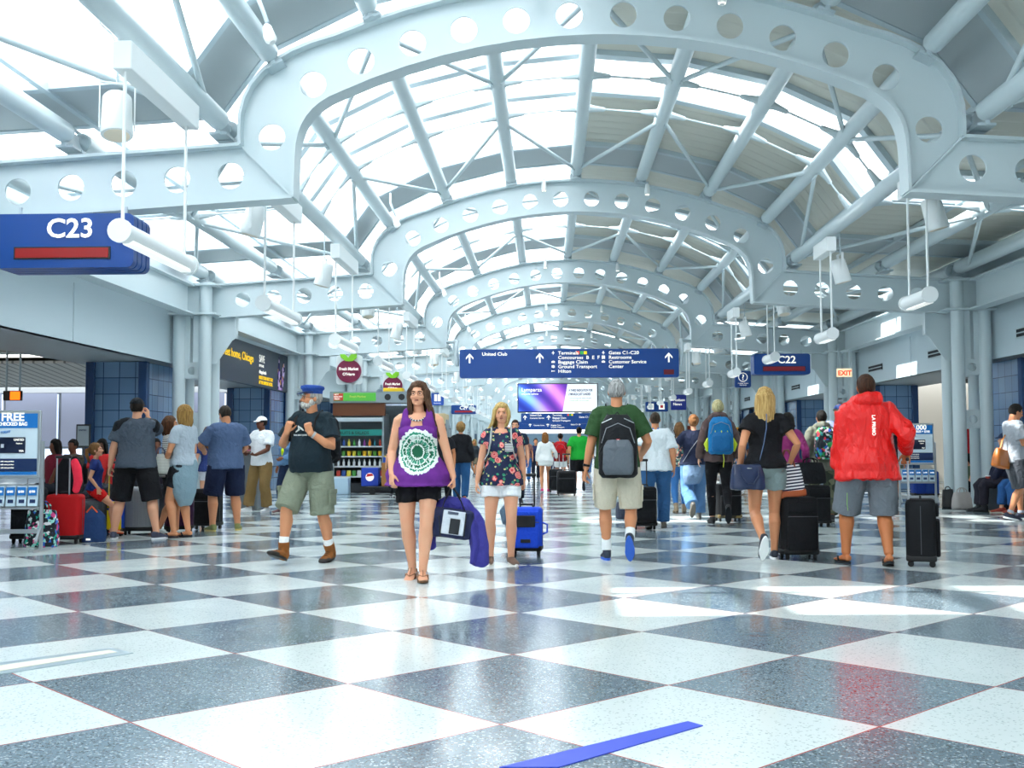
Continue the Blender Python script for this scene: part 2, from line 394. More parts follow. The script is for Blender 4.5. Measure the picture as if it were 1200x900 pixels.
# pipes and their bracing, one assembly per bay
PX = [(-7.22, 4.5), (-5.87, 4.60), (-4.16, 4.72), (-3.62, 5.47), (-2.53, 5.995), (-1.26, 6.31), (0, 6.42), (1.26, 6.31), (2.53, 5.995), (3.62, 5.47), (4.16, 4.72), (5.87, 4.60), (7.22, 4.5)]
def make_bay():
    r = empty('pipe_truss_bay')
    for i, (x, z) in enumerate(PX):
        rr = .115 if 0 < i < 12 else .13
        m = MB().tube((x, .22, z), (x, BAY-.22, z), rr, n=20); m.build('roof_pipe', STEEL, r, smooth=True)
        d = V((x, 0, z-CZ)).normalized() if 2 < i < 10 else V((0, 0, 1))
        for y in (.12, BAY-.12):
            sgn = 1 if y < 1 else -1; b = MB()
            c = V((x, y, z)) - d*.06
            b.box(c, (.05, .26, .2), Matrix.Rotation(math.atan2(d.x, d.z), 3, 'Y'))
            b.box(V((x, y, z)) - d*.15, (.2, .22, .03), Matrix.Rotation(math.atan2(d.x, d.z), 3, 'Y'))
            b.path([(x, y-sgn*.0, z), (x, y+sgn*.14, z)], [.05, rr], 14, round_=False)
            b.build('pipe_bracket', STEEL2, r, smooth=True)
        # conduit and angle clipped beside the pipe
        off = d*.16 + V((.10 if x > -.1 else -.10, 0, 0))
        cm = MB().tube(V((x, .2, z))+off, V((x, BAY-.2, z))+off, .02, n=8)
        for k in range(1, 8): cm.box(V((x, BAY*k/8, z))+off*.8, (.05, .05, .05))
        cm.build('conduit', STEEL2, r, smooth=True)
    def node(mb, i, y, j):
        (x, z), (x2, z2) = PX[i], PX[j]; a = V((x, y, z)); d = (V((x2, y, z2))-a).normalized(); return a + d*.11
    def tie(i, j, y):
        a = V((PX[i][0], y, PX[i][1])); b = V((PX[j][0], y, PX[j][1])); d = (b-a).normalized()
        m = MB().path([a+d*.1, a+d*.16, a+d*.34, a+d*.36, b-d*.36, b-d*.34, b-d*.16, b-d*.1], [.07, .055, .035, .016, .016, .035, .055, .07], 8, round_=False)
        m.build('tie_rod', STEEL, r, smooth=True)
    def strut(i, yi, j, yj):
        a = V((PX[i][0], yi, PX[i][1])); b = V((PX[j][0], yj, PX[j][1])); d = (b-a).normalized()
        a -= V((0, 0, .06)); b -= V((0, 0, .06))
        m = MB().path([a+d*.1, a+d*.3, a+d*.34, b-d*.34, b-d*.3, b-d*.1], [.028, .028, .034, .034, .028, .028], 10, round_=False)
        m.box(a+d*.16, (.03, .14, .1)).box(b-d*.16, (.03, .14, .1)); m.build('brace_strut', STEEL, r, smooth=True)
    for i in range(2, 10):
        for y in (3.45, 5.0): tie(i, i+1, y)
    tie(1, 2, 4.2); tie(10, 11, 4.2); tie(0, 1, 4.2); tie(11, 12, 4.2)
    for i in (3, 5, 7, 9):
        for j in (i-1, i+1):
            if 2 <= j <= 10: strut(i, 3.35, j, .5); strut(i, 5.1, j, BAY-.5)
    for s, a, b, c in ((-1, 0, 1, 2), (1, 12, 11, 10)):
        strut(b, 4.3, c, BAY-.5); strut(b, 4.1, c, .5)
        strut(b, 4.4, a, BAY-.6); strut(b, 4.1, a, .6)
    return r
b0 = make_bay()
for i in range(-1, NB-1):
    o = b0 if i == -1 else copy_tree(b0)
    o.location = (0, Y1+BAY*i, 0)
    tag(o, ('white roof pipes and cross braces over the camera, before the nearest arch' if i < 0 else 'white roof pipes and cross braces between the %s and %s arches' % (ordw[i], ordw[i+1])), 'roof bracing', 'roof pipe bays')

# roof skin
SK = [(-7.75, 4.86), (-5.87, 4.97), (-4.42, 5.06), (-3.87, 5.82), (-2.72, 6.38), (-1.34, 6.72), (0, 6.84), (1.34, 6.72), (2.72, 6.38), (3.87, 5.82), (4.42, 5.06), (5.87, 4.97), (7.75, 4.86)]
roof = empty('ceiling', kind='structure')
def strip(name, m, i, ya, yb, off=0, th=.05):
    (x0, z0), (x1, z1) = SK[i], SK[i+1]; d = V((x1-x0, 0, z1-z0)).normalized(); n = V((-d.z, 0, d.x))
    a0 = V((x0, 0, z0))+n*off; a1 = V((x1, 0, z1))+n*off
    vs = [p+V((0, y, 0))+n*t for p in (a0, a1) for y in (ya, yb) for t in (0, th)]
    return (vs, [(0, 1, 3, 2), (4, 6, 7, 5), (0, 4, 5, 1), (2, 3, 7, 6), (0, 2, 6, 4), (1, 5, 7, 3)])
for bi in range(-2, NB-1):
    y = Y1+BAY*bi
    fr = MB(); dk = MB(); gl = MB(); gu = MB(); mu = MB()
    for i in range(12):
        left = i < 6
        gu.add(*strip('', 0, i, y-.62, y+.62, -.04, .06))
        for a, b in ((.62, 3.62), (5.52, BAY-.62)):
            (fr if left else dk).add(*strip('', 0, i, y+a, y+b, .03, .03))
        (fr if i < 2 else gl).add(*strip('', 0, i, y+3.82, y+5.32, .03, .02))
        for a, b in ((.60, .72), (3.62, 3.82), (5.32, 5.52), (BAY-.72, BAY-.60), ):
            mu.add(*strip('', 0, i, y+a, y+b, -.05, .1))
    for i, (x, z) in enumerate(SK):
        mu.box((x, y+BAY/2, z-.03), (.07, BAY, .09))
    for mm, nm, ma in ((fr, 'fritted_skylight_pane', FRIT), (dk, 'roof_deck', DECK), (gl, 'skylight_pane', GLASS), (gu, 'roof_gutter', GREYBAND), (mu, 'skylight_mullion', STEEL2)):
        tag(mm.build(nm, ma, roof), kind='structure')
# ------------------------------------------------------------------ columns
def make_column(s):
    r = empty('column_cluster')
    for x in (7.12, 7.62):
        for y in (-.27, .27):
            MB().tube((s*x, y, 0), (s*x, y, 4.3), .12, n=24).build('column_tube', STEEL, r, smooth=True)
    m = MB(); 
    for z in (3.68, 4.24): m.box((s*7.35, 0, z), (.95, .92, .04), bev=.01)
    m.box((s*7.35, -.27, 3.96), (.62, .03, .54)).box((s*7.35, .27, 3.96), (.62, .03, .54)).box((s*7.66, 0, 3.96), (.03, .6, .54)).box((s*7.1, 0, 3.96), (.03, .6, .54))
    m.tube((s*7.4, -.29, 3.98), (s*7.4, -.283, 3.98), .07); m.build('column_head', STEEL, r)
    for z0, z1 in ((1.46, 1.8), (2.45, 2.75)):
        for y in (-.27, .27):
            o = holed([(s*7.15, z0), (s*7.6, z0), (s*7.6, z1), (s*7.15, z1)], [(s*7.37, (z0+z1)/2, .08)], .03, 'link_plate', STEEL, r); o.location.y = y
    m = MB().box((s*7.29, -.27, 3.2), (.12, .03, .95)).box((s*7.47, -.27, 3.2), (.12, .03, .95)); m.build('link_strap', STEEL, r)
    P = [(s*6.6, 3.66), (s*6.6, 3.25), (s*6.68, 3.2), (s*6.98, 2.75), (s*7.1, 2.75), (s*7.1, 3.66)]
    MB().prism(P, -.015, .015).build('gusset_plate', STEEL, r)
    MB().box((s*6.6, 0, 3.45), (.03, .16, .42)).build('gusset_flange', STEEL, r)
    return r
cL = make_column(-1); cR = make_column(1)
for i in range(NB):
    for s, p in ((-1, cL), (1, cR)):
        o = p if i == 0 else copy_tree(p)
        o.location = (0, Y1+BAY*i, 0)
        tag(o, 'four-tube pale blue steel column cluster under the %s end of the %s arch frame' % ('window-lounge' if s < 0 else 'wall-vent', ordw[i]), 'column', 'tube column clusters')
# ------------------------------------------------------------------ long walls
LW = empty('wall_left', kind='structure'); RW = empty('wall_right', kind='structure')
def S(mb, name, m, p=None, **k): return tag(mb.build(name, m, p, **k), kind='structure')
SOFF = mat('#a9b0b4', .5, name='soffit_grey')
tilem = None
def tilemat():
    k = NT('blue_square_tile'); o = k.obj(); X = k.xyz(o)
    s = .305
    a = k.math('ADD', X[0], X[1]); u = k.math('DIVIDE', a, s); v = k.math('DIVIDE', X[2], s)
    fu = k.math('FRACT', u); fv = k.math('FRACT', v)
    e = k.math('MINIMUM', k.math('MINIMUM', fu, k.math('SUBTRACT', 1.0, fu)), k.math('MINIMUM', fv, k.math('SUBTRACT', 1.0, fv)))
    g = k.math('LESS_THAN', e, .025)
    wn = k.n('ShaderNodeTexWhiteNoise', {'Vector': k.n('ShaderNodeCombineXYZ', {0: k.math('FLOOR', u), 1: k.math('FLOOR', v)}).outputs[0]}, noise_dimensions='2D').outputs['Value']
    c = k.mix(wn, lin('#678ab3'), lin('#83a3c6')); c = k.mix(g, c, lin('#33496a'))
    k.l(c, k.b.inputs['Base Color']); k.b.inputs['Roughness'].default_value = .22; return k.m
TILE = tilemat(); TILED = mat('#2c4a74', .25, name='dark_blue_edge_tile')
for s, Wl in ((-1, LW), (1, RW)):
    S(MB().box((s*7.86, (Y0+YE)/2, 3.85), (.14, YE-Y0, 2.2)), 'fascia_panel', WALLM, Wl)
    S(MB().box((s*8.7, (Y0+YE)/2, 2.78), (1.75, YE-Y0, .06)), 'soffit_panel', SOFF, Wl)
    m = MB()
    for i in range(-1, NB-1):
        ya = Y1+BAY*i+.48; yb = ya+BAY-.96
        m.box((s*7.42, (ya+yb)/2, 4.22), (.28, yb-ya, .03)).box((s*7.42, (ya+yb)/2, 3.68), (.28, yb-ya, .03)).box((s*7.42, (ya+yb)/2, 3.95), (.03, yb-ya, .52))
    S(m, 'girder', STEEL, Wl)
    m = MB()
    for i in range(-1, NB): m.box((s*7.785, Y1+BAY*i+4.5, 3.2), (.015, .02, .9)); m.box((s*7.785, Y1+BAY*i, 3.2), (.015, .02, .9))
    S(m, 'fascia_joint', STEEL2, Wl)
for i in range(NB-1):
    for dy in (-1.9, 2.7):
        y = Y1+BAY*i+dy
        if y < 13: continue
        g = empty('air_vent', (7.78, y, 3.12), 0, 'long slotted black air vent in the pale %s fascia %s the %s column' % ('side', 'before' if dy < 0 else 'beyond', ordw[i]), 'vent', 'slotted fascia vents')
        MB().box((0, 0, 0), (.03, 1.15, .16)).build('vent_recess', mat('#20262b', .7), g)
        q = MB(); q.box((-.02, 0, 0), (.02, 1.15, .02)).box((-.02, 0, .08), (.02, 1.2, .02)).box((-.02, 0, -.08), (.02, 1.2, .02)); q.build('vent_slat', STEEL2, g)
# blue tiled piers behind the columns
for i in range(0, 5):
    for s in (-1, 1):
        y = Y1+BAY*i; 
        p = empty('tiled_pier', (s*8.62, y+.2, 0), 0, 'blue square-tiled pier on the %s side behind the %s column cluster' % ('lounge window' if s < 0 else 'sunlit bench', ordw[i]), 'pier', 'blue tiled piers')
        MB().box((0, 0, 1.37), (1.0, 1.9, 2.74)).build('tile_cladding', TILE, p)
        for a in (-.5, .5):
            for b in (-.95, .95): MB().box((a, b, 1.37), (.16, .16, 2.735), bev=.01).build('corner_tile', TILED, p)
# ------------------------------------------------------------------ gate lounges
CORR = None
def corrmat(c1, c2):
    k = NT('ribbed_ceiling_panel'); X = k.xyz(k.obj()); f = k.math('FRACT', k.math('MULTIPLY', X[0], 4.0)); g = k.math('LESS_THAN', f, .22)
    k.l(k.mix(g, lin(c1), lin(c2)), k.b.inputs['Base Color']); return k.m
CORR = corrmat('#a39f9a', '#54504c')
for s, Wl in ((-1, LW), (1, RW)):
    c = S(MB().box((s*17, 16, 3.35), (15, 38, .1)), 'lounge_ceiling', CORR, Wl)
    S(MB().box((s*17, 29.2, 3.02), (15, .25, .5)), 'lounge_beam', mat('#7d7b78', .6), Wl)
    S(MB().box((s*9.56, 16, 3.05), (.08, 38, .55)), 'lounge_upstand', SOFF, Wl)
    S(MB().box((s*17, -3, 1.6), (19, .2, 3.6)), 'lounge_back_wall', mat('#b5bac0', .7), Wl)
    # closed fronts along the far stretch of the concourse
    S(MB().box((s*9.7, (36+YE)/2, 1.4), (.15, YE-36, 2.8)), 'shop_front_wall', mat('#b9c2c8', .5), Wl)
    S(MB().box((s*16.5, 36, 1.6), (14, .2, 3.6)) if s > 0 else MB().box((s*24.8, 36, 1.6), (1.5, .2, 3.6)), 'lounge_end_wall', mat('#bab7ad', .6), Wl)
ws = S(MB().box((-13.4, 27.5, 2.98), (8, 3.5, .06), Matrix.Rotation(radians(-6), 3, 'X')), 'sloped_ribbed_panel', corrmat('#d9d6d2', '#8f8b88'), LW)
for k_, (x, y, z) in enumerate([(-12.3, 24.5, 3.2), (-16.2, 24.5, 3.2), (-12.3, 19.5, 3.2), (-16.2, 19.5, 3.2), (12.3, 24.5, 3.2), (16.2, 24.5, 3.2), (12.3, 31, 3.2)]):
    l = empty('strip_light', (x, y, z), 0, 'long white fluorescent strip light under the ribbed ceiling of the gate lounge', 'light', 'lounge strip lights')
    MB().box((0, 0, 0), (3.2, .12, .05)).build('tube_cover', mat('#fffdf2', .4, emit=1.4), l); MB().box((0, 0, .05), (3.3, .2, .05)).build('housing', WHITE, l)
# lounge windows
def window(n, x0, x1, y, ax='x', z0=.35, z1=2.95, nm=5, side=-1):
    wv = empty('window_%d' % n, kind='structure')
    m = MB(); g = MB(); fr = mat('#6d757d', .4, .3, name='grey_window_mullion')
    L = x1-x0
    def P(t, z, d, sz):
        return ((x0+t, y+d, z), sz) if ax == 'x' else ((y+d, x0+t, z), (sz[1], sz[0], sz[2]))
    for k in range(nm+1): m.box(*P(L*k/nm, (z0+z1)/2, 0, (.09, .14, z1-z0)))
    for z in (z0, 1.15, z1): m.box(*P(L/2, z, 0, (L, .12, .07)))
    g.box(*P(L/2, (z0+z1)/2, .03, (L, .015, z1-z0)))
    S(m, 'window_frame', fr, wv); S(g, 'window_glass', GLASS, wv)
    S(MB().box(*P(L/2, z0/2, 0, (L, .2, z0))), 'window_base', mat('#7b8792', .6), wv)
window(1, -24, -9.2, 36, nm=8); window(2, -3, 36, -24.2, 'y', nm=20)
window(3, -3, 36, 24.2, 'y', nm=20)
SHD = NT('grey_roller_shade'); SHD.b.inputs['Base Color'].default_value = lin('#8d96ae'); SHD.b.inputs['Transmission Weight'].default_value = 0
for k in range(8): S(MB().box((-24+14.8*(k+.5)/8, 35.85, 2.06), (1.7, .02, 1.75)), 'roller_shade', SHD.m, LW)
S(MB().box((-16.6, 36, 3.3), (15.5, .2, .7)), 'window_header', SOFF, LW)
# sunlit jet bridge and terminal block outside the lounge glass
jb = empty('jet_bridge', (-17, 47, 0), 0, 'pale blue-grey jet bridge outside the lounge windows', 'jet bridge')
MB().box((0, 0, 1.9), (20, 3, 3.2), bev=.05).build('tunnel', mat('#b9c2d6', .6), jb)
m = MB(); [m.box((x, -1.52, 1.9), (.12, .06, 3.1)) for x in (-9, -6.5, -4, -1.5, 1, 3.5, 6, 8.5)]; m.build('tunnel_rib', mat('#a2acc2', .6), jb)
m = MB(); m.path([(6.2, -1.6, .3)]+[(6.2+2.6*sin(t), -1.6, 3.3-2.7*cos(pi/2-t)*0-2.7*(1-sin(t))) for t in (.3, .7, 1.1, 1.57)]+[(10.5, -1.6, 3.4)], .1, 8); m.build('tunnel_hood', mat('#93a0b6', .6), jb)
MB().box((-6, 0, .0), (.6, .6, .9)).box((6, 0, 0), (.6, .6, .9)).build('leg', mat('#7e8896', .6), jb)
# far end of the concourse
S(MB().box((0, YE+.3, 1.4), (20, .2, 2.8)), 'wall_back', mat('#4f6678', .5))
S(MB().box((0, Y0-.2, 2.4), (50, .2, 5)), 'wall_front', mat('#d5dde2', .6))
# ------------------------------------------------------------------ hanging fittings
def make_lamp(L):
    r = empty('tube_lamp')
    m = MB().tube((0, 0, 0), (0, L, 0), .085, n=20); m.build('lamp_tube', WHITE, r, smooth=True)
    for y in (0, L):
        MB().tube((0, y-.02, 0), (0, y+.02, 0), .1, n=20).build('end_cap', WHITE, r, smooth=True)
    m = MB().box((.02, L/2, -.078), (.1, L*.85, .03), bev=.008); m.build('diffuser', mat('#f4f6f2', .3, emit=.25), r)
    for y in (.05, L-.12): MB().tube((0, y, .06), (0, y, 1.35), .016, n=8).build('hanger_rod', WHITE, r, smooth=True)
    MB().box((0, L/2, 1.46), (.16, L+.06, .24), bev=.012).build('mounting_box', WHITE, r)
    return r
def make_can():
    r = empty('can_spotlight')
    R = Matrix.Rotation(radians(14), 3, 'Y')
    m = MB(); P = [R @ V((0, 0, z)) for z in (-.2, -.19, .17, .2)]
    m.path(P, [.135, .14, .125, .1], 24, round_=False); m.build('lamp_can', WHITE, r, smooth=True)
    m = MB().path([R @ V((0, 0, -.205)), R @ V((0, 0, -.2))], [.11, .11], 24, round_=False); m.build('lens', mat('#f5e6cf', .3), r, smooth=True)
    m = MB().box((.0, -.148, .08), (.04, .012, .42)).box((0, .148, .08), (.04, .012, .42)).box((0, 0, .29), (.04, .3, .012)); m.build('yoke', WHITE, r)
    m = MB().tube((0, 0, .29), (0, 0, .9), .012, n=8).path([(0, 0, .62), (.05, .06, .75), (0, .16, .82), (-.05, .1, .9)], .008, 6); m.build('cable', STEEL2, r, smooth=True)
    return r
lp = make_lamp(1.72); lpr = make_lamp(.86); cn = make_can(); first = True
NH = 22
for k in range(NH):
    for s in (-1, 1):
        where = 'window-lounge' if s < 0 else 'wall-vent'
        bayn = (ordw+['last'])[min(13, k//2)]
        pr_ = lp if s < 0 else lpr; o = pr_ if k == 0 else copy_tree(pr_)
        o.location = (s*4.05, 8.88+4.57*k, 2.9 if s < 0 else 2.95)
        tag(o, 'white tube lamp hung on two rods, number %d from the camera in the %s row' % (k+1, where), 'lamp', 'hanging tube lamps')
        o = cn if first else copy_tree(cn)
        o.location = (s*4.38, 9.6+4.57*k, 4.08); o.rotation_euler = (0, 0, 0 if s < 0 else pi) if k % 3 else (0, 0, pi/2+.4)
        tag(o, 'white cylindrical spotlight in a yoke, number %d from the camera on the %s side' % (k+1, where), 'spotlight', 'can spotlights')
        first = False
fs = True
for i in range(0, 5):
    for x in (-.62, 1.35):
        z = arcz(x, 7.6)
        if fs: bsp = empty('bulb_spotlight'); MB().path([(0, -.05, 0), (0, -.05, -.13), (0, -.05, -.18)], [.04, .055, .05], 14).build('lamp_body', WHITE, bsp, smooth=True); MB().tube((0, -.05, -.2), (0, -.05, -.19), .04).build('bulb', mat('#fff3d8', .3, emit=1.5), bsp); MB().box((0, .02, .03), (.05, .2, .03)).build('bracket', STEEL2, bsp); o = bsp
        else: o = copy_tree(bsp)
        fs = False
        o.location = (x, Y1+BAY*i-.2, z-.02)
        tag(o, 'small lit spotlight clipped to the crown of the %s arch, toward the %s' % (ordw[i], 'lounge windows' if x < 0 else 'wall vents'), 'spotlight', 'crown spotlights')
# floodlights inside the vault
for i in range(0, 4):
    o = empty('floodlight', (-3.3, Y1+BAY*i-1.5, 5.25), 0, 'small white floodlight on a stem by the %s arch over the lounge-side skylights' % ordw[i], 'floodlight', 'stem floodlights')
    MB().path([(0, 0, 0), (.03, -.02, -.1), (.05, -.03, -.14)], [.045, .06, .06], 14).build('lamp_head', WHITE, o, smooth=True)
    MB().path([(0, 0, .05), (-.1, .05, .3), (-.12, .2, .5)], .022, 8).build('stem', STEEL2, o, smooth=True)

# ------------------------------------------------------------------ signs
def sign_box(name, x0, x1, z0, z1, y, th, r_, label, col=SIGNB, rad=.07, cat='sign', layers=1):
    o = empty(name, ((x0+x1)/2, y, z0), 0, label, cat)
    w_, h_ = x1-x0, z1-z0
    if layers == 1: MB().prism(rrect(-w_/2, 0, w_/2, h_, rad), 0, th).build('sign_panel', col, o)
    else:
        t = th/layers
        for k in range(layers):
            MB().prism(rrect(-w_/2, 0, w_/2, h_, rad), k*t, k*t+t*.82).build('sign_panel', col, o)
        MB().prism(rrect(-w_/2+.02, .02, w_/2-.02, h_-.02, rad), .01, th-.02).build('sign_core', mat('#0a2f78', .5), o)
    for s in (-1, 1): 
        if r_: MB().tube((s*w_*.38, th/2, h_-.01), (s*w_*.38, th/2, h_+r_), .018).build('hanger', STEEL2, o, smooth=True)
    return o
g = sign_box('gate_sign', -6.36, -4.86, 3.0, 3.57, 11.3, .5, .12, 'blue gate sign reading C23 with a red display strip', layers=4)
text('C23', .28, (.08, -.01, .32), SIGNW, g, bold=.018, align='CENTER', sx=1.05)
MB().box((.0, -.004, .155), (1.02, .012, .13)).build('display_frame', BLACK, g); MB().box((0, -.012, .155), (.98, .012, .1)).build('red_display', LEDRED, g)
g = sign_box('gate_sign', 4.86, 6.33, 3.02, 3.57, 29.3, .5, .12, 'blue gate sign reading C22 with a dark red display strip', layers=4)
text('C22', .27, (.12, -.01, .30), SIGNW, g, bold=.018, align='CENTER', sx=1.05)
MB().box((.05, -.004, .15), (1.12, .012, .14)).build('display_frame', mat('#101a3c', .5), g); MB().box((.05, -.012, .15), (1.08, .012, .11)).build('red_display', mat('#6d1220', .4, emit=.15), g)
g = sign_box('gate_sign', -6.0, -4.62, 3.0, 3.5, 62, .5, .2, 'small distant blue gate sign reading C21', layers=4)
text('C21', .26, (.0, -.01, .26), SIGNW, g, bold=.018, align='CENTER'); MB().box((0, -.012, .14), (1.0, .012, .1)).build('red_display', mat('#8d1220', .4, emit=.15), g)
# main directory
def arrow(h, m, par, x, z, y=-.012):
    a = MB(); w_ = h*.16
    a.prism([(x-w_/2, z), (x+w_/2, z), (x+w_/2, z+h*.8), (x-w_/2, z+h*.8)], y, y+.008)
    for s in (-1, 1):
        a.prism([(x, z+h), (x+s*h*.38, z+h*.58), (x+s*h*.38, z+h*.38), (x, z+h*.78)], y-.001, y+.007)
    return a.build('arrow', m, par)
D = sign_box('directory_sign', -2.93, 2.93, 2.98, 3.75, 29.6, .22, .1, 'wide blue overhead sign with white arrows, Terminals and Gates C1-C20', rad=.06)
H = .77
for ax in (-2.66, -.78, 2.66): arrow(.26, SIGNW, D, ax, .40)
def T(s, x, z, sz=.125): return text(s, sz, (x, -.012, z), SIGNW, D, bold=.012, sx=1.1)
T('United Club', -2.33, .60)
for k_, s_ in enumerate(['Terminals', 'Concourses  B  E  F', 'Baggage Claim', 'Ground Transport', 'Hilton']): T(s_, -.29, .62-.122*k_)
for k_, s_ in enumerate(['Gates C1-C20', 'Restrooms', 'Customer Service', 'Center']): T(s_, 1.06, .62-.122*k_)
for k_, c_ in enumerate(['#e0452a', '#2f9c46', '#e8cf22']): MB().box((.22+.1*k_+.02, -.008, .665), (.085, .012, .085)).build('terminal_square', mat(c_, .5, emit=.2), D)
def picto(x, z, kind, par=None, s=.09, m=None):
    q = MB(); m = m or SIGNW
    if kind == 'plane': q.box((x, -.008, z), (s*.2, .01, s)).prism([(x-s*.5, z-s*.1), (x+s*.5, z-s*.1), (x, z+s*.3)], -.014, -.002)
    if kind == 'bag': q.box((x, -.008, z), (s, .01, s*.5)).box((x, -.008, z+s*.33), (s*.4, .01, s*.12))
    if kind == 'bus': q.box((x, -.008, z), (s*.3, .01, s*.9)).box((x-s*.35, -.008, z), (s*.2, .01, s*.7)).box((x+s*.35, -.008, z), (s*.2, .01, s*.7))
    if kind == 'bed': q.box((x, -.008, z), (s, .01, s*.18)).box((x-s*.42, -.008, z), (s*.12, .01, s*.5))
    if kind == 'wc': q.box((x-s*.25, -.008, z), (s*.42, .01, s)).box((x+s*.27, -.008, z), (s*.42, .01, s))
    q.build('pictogram', m, par or D)
for k_, kd in ((0, 'plane'), (2, 'bag'), (3, 'bus'), (4, 'bed')): picto(-.42, .665-.122*k_, kd)
for k_, kd in ((0, 'plane'), (1, 'wc'), (2, 'bag')): picto(.92, .665-.122*k_, kd)
MB().box((2.66, -.006, .14), (.27, .012, .13)).build('red_display', mat('#6d1220', .4), D)
MB().path([(3.0, .1, .35), (3.03, .1, .9), (3.0, .1, 1.0), (3.3, .6, 1.02)], .05, 12).build('support_pipe', STEEL, D, smooth=True)
MB().path([(-3.0, .1, .35), (-3.03, .1, .9), (-3.0, .1, 1.0), (-3.3, .6, 1.02)], .05, 12).build('support_pipe', STEEL, D, smooth=True)
for (ym, wd) in ((56.5, 1.95), (75, 1.95)):
    x = sign_box('directory_sign', -1.95 if ym < 60 else -2.6, 1.85 if ym < 60 else 2.4, 2.32, 2.86, ym, .2, 0, 'blue directory sign hung %s' % ('right beneath the bright advertising screen' if ym < 60 else 'farthest down the concourse, low behind the others'), rad=.05)
    for s in (-1, 1): MB().tube((s*1.7, .1, .5), (s*1.7, .1, 1.9 if ym > 60 else .62), .03).build('hanger', STEEL2, x)
    arrow(.24, SIGNW, x, -1.7, .2); arrow(.24, SIGNW, x, -.5, .2)
    text('United Club', .12, (-1.45, -.012, .4), SIGNW, x, bold=.012); text('Customer Service', .1, (-1.45, -.012, .26), SIGNW, x, bold=.012)
    for k_, s_ in enumerate(['Terminals', 'Baggage Claim', 'Ground Transport']): text(s_, .12, (-.3, -.012, .4-.14*k_), SIGNW, x, bold=.012)
    for k_, c_ in enumerate(['#e0452a', '#2f9c46', '#e8cf22']): MB().box((.5+.1*k_, -.008, .45), (.085, .012, .085)).build('terminal_square', mat(c_, .5, emit=.2), x)
    text('Gates C1-C8', .12, (1.05, -.012, .3), SIGNW, x, bold=.012)
# advertising screen
A = empty('advertising_screen', (-.08, 56.5, 2.92), 0, 'wide bright advertising screen, purple swirls beside white text panel', 'screen')
MB().box((0, .06, .72), (4.1, .14, 1.5), bev=.02).build('screen_body', mat('#2a3038', .5), A)
def swirl():
    k = NT('purple_blue_swirl'); o = k.obj(); X = k.xyz(o)
    wv = k.n('ShaderNodeTexWave', {'Vector': k.n('ShaderNodeMapping', {'Vector': o, 'Rotation': (0, .9, 0)}).outputs[0], 'Scale': .28, 'Distortion': 9.0, 'Detail': 0.4, 'Detail Scale': .5}).outputs['Fac']
    r = k.n('ShaderNodeValToRGB', {0: wv}); e = r.color_ramp.elements; e[0].color = lin('#1b2f9a'); e[1].color = lin('#8fc4f2'); x_ = e.new(.5); x_.color = lin('#3b63cf')
    r2 = k.n('ShaderNodeValToRGB', {0: wv}); e = r2.color_ramp.elements; e[0].color = lin('#5a2a9e'); e[1].color = lin('#e08ad8'); x_ = e.new(.5); x_.color = lin('#a54fc4')
    c = k.mix(k.math('SMOOTHSTEP', X[0], -1.6, -.4) if False else k.n('ShaderNodeMapRange', {0: X[0], 1: -1.4, 2: -.2}).outputs[0], r.outputs[0], r2.outputs[0])
    k.l(c, k.b.inputs['Base Color']); k.l(c, k.b.inputs['Emission Color']); k.b.inputs['Emission Strength'].default_value = .22; return k.m
MB().prism([(-2.0, .03), (.25, .03), (.5, 1.42), (-2.0, 1.42)], -.03, -.015).build('picture_panel', swirl(), A)
MB().prism([(.25, .03), (2.0, .03), (2.0, 1.42), (.5, 1.42)], -.03, -.015).build('text_panel', mat('#eef3f7', .4, emit=.2), A)
text('Lymparza', .27, (-1.85, -.035, 1.05), SIGNW, A, bold=.01); text('olaparib tablets', .14, (-1.85, -.035, .88), SIGNW, A, bold=.01)
NV = mat('#1d2f66', .5)
text('A THIRD INDICATION FOR', .16, (.56, -.035, 1.05), NV, A, bold=.03, sx=.62); text('LYMPARZA JUST LANDED', .16, (.54, -.035, .85), NV, A, bold=.03, sx=.62)
text('Learn more about the newest indication', .085, (.6, -.035, .67), NV, A, sx=.8); text('at booth 21081 and visit us online', .085, (.6, -.035, .55), mat('#8fbf30', .5), A, sx=.85)
for s in (-1, 1): MB().tube((s*1.6, .06, 1.4), (s*1.6, .06, 2.2), .03).build('hanger', STEEL2, A)
# smaller hung signs
g = sign_box('information_sign', 5.98, 6.54, 3.2, 3.78, 39, .12, .25, 'small square blue question mark sign hung past gate C22 sign', rad=.06)
q = MB(); q.path([(.15*cos(t), -.006, .36+.15*sin(t)) for t in [2*pi*i/24 for i in range(25)]], .012, 6); q.build('ring', SIGNW, g); text('?', .26, (0, -.01, .27), SIGNW, g, align='CENTER', bold=.02)
text('Customer Service', .05, (0, -.01, .13), SIGNW, g, align='CENTER'); text('Information', .05, (0, -.01, .07), SIGNW, g, align='CENTER')
g = sign_box('shop_sign', 4.73, 5.39, 2.72, 3.38, 48, .12, .6, 'square dark blue sign with two lines of white script', col=mat('#1a2f8c', .4), rad=.03)
text('Hudson', .16, (-.24, -.01, .38), SIGNW, g, bold=.01); text('News', .16, (-.24, -.01, .2), SIGNW, g, bold=.01)
g = sign_box('gate_sign', 4.45, 5.6, 2.95, 3.45, 57.3, .3, .5, 'distant blue sign with a small white and red patch beyond the square script sign', rad=.04)
MB().box((.25, -.006, .26), (.3, .01, .3)).build('white_patch', SIGNW, g); MB().box((.25, -.014, .26), (.14, .01, .14)).build('red_mark', mat('#c8202c', .5), g); picto(-.3, .26, 'wc', g, .3)
g = sign_box('restroom_sign', -5.75, -5.2, 3.0, 3.55, 49, .12, .5, 'small square blue restroom sign left of gate C21', rad=.05, col=mat('#2257b8', .4))
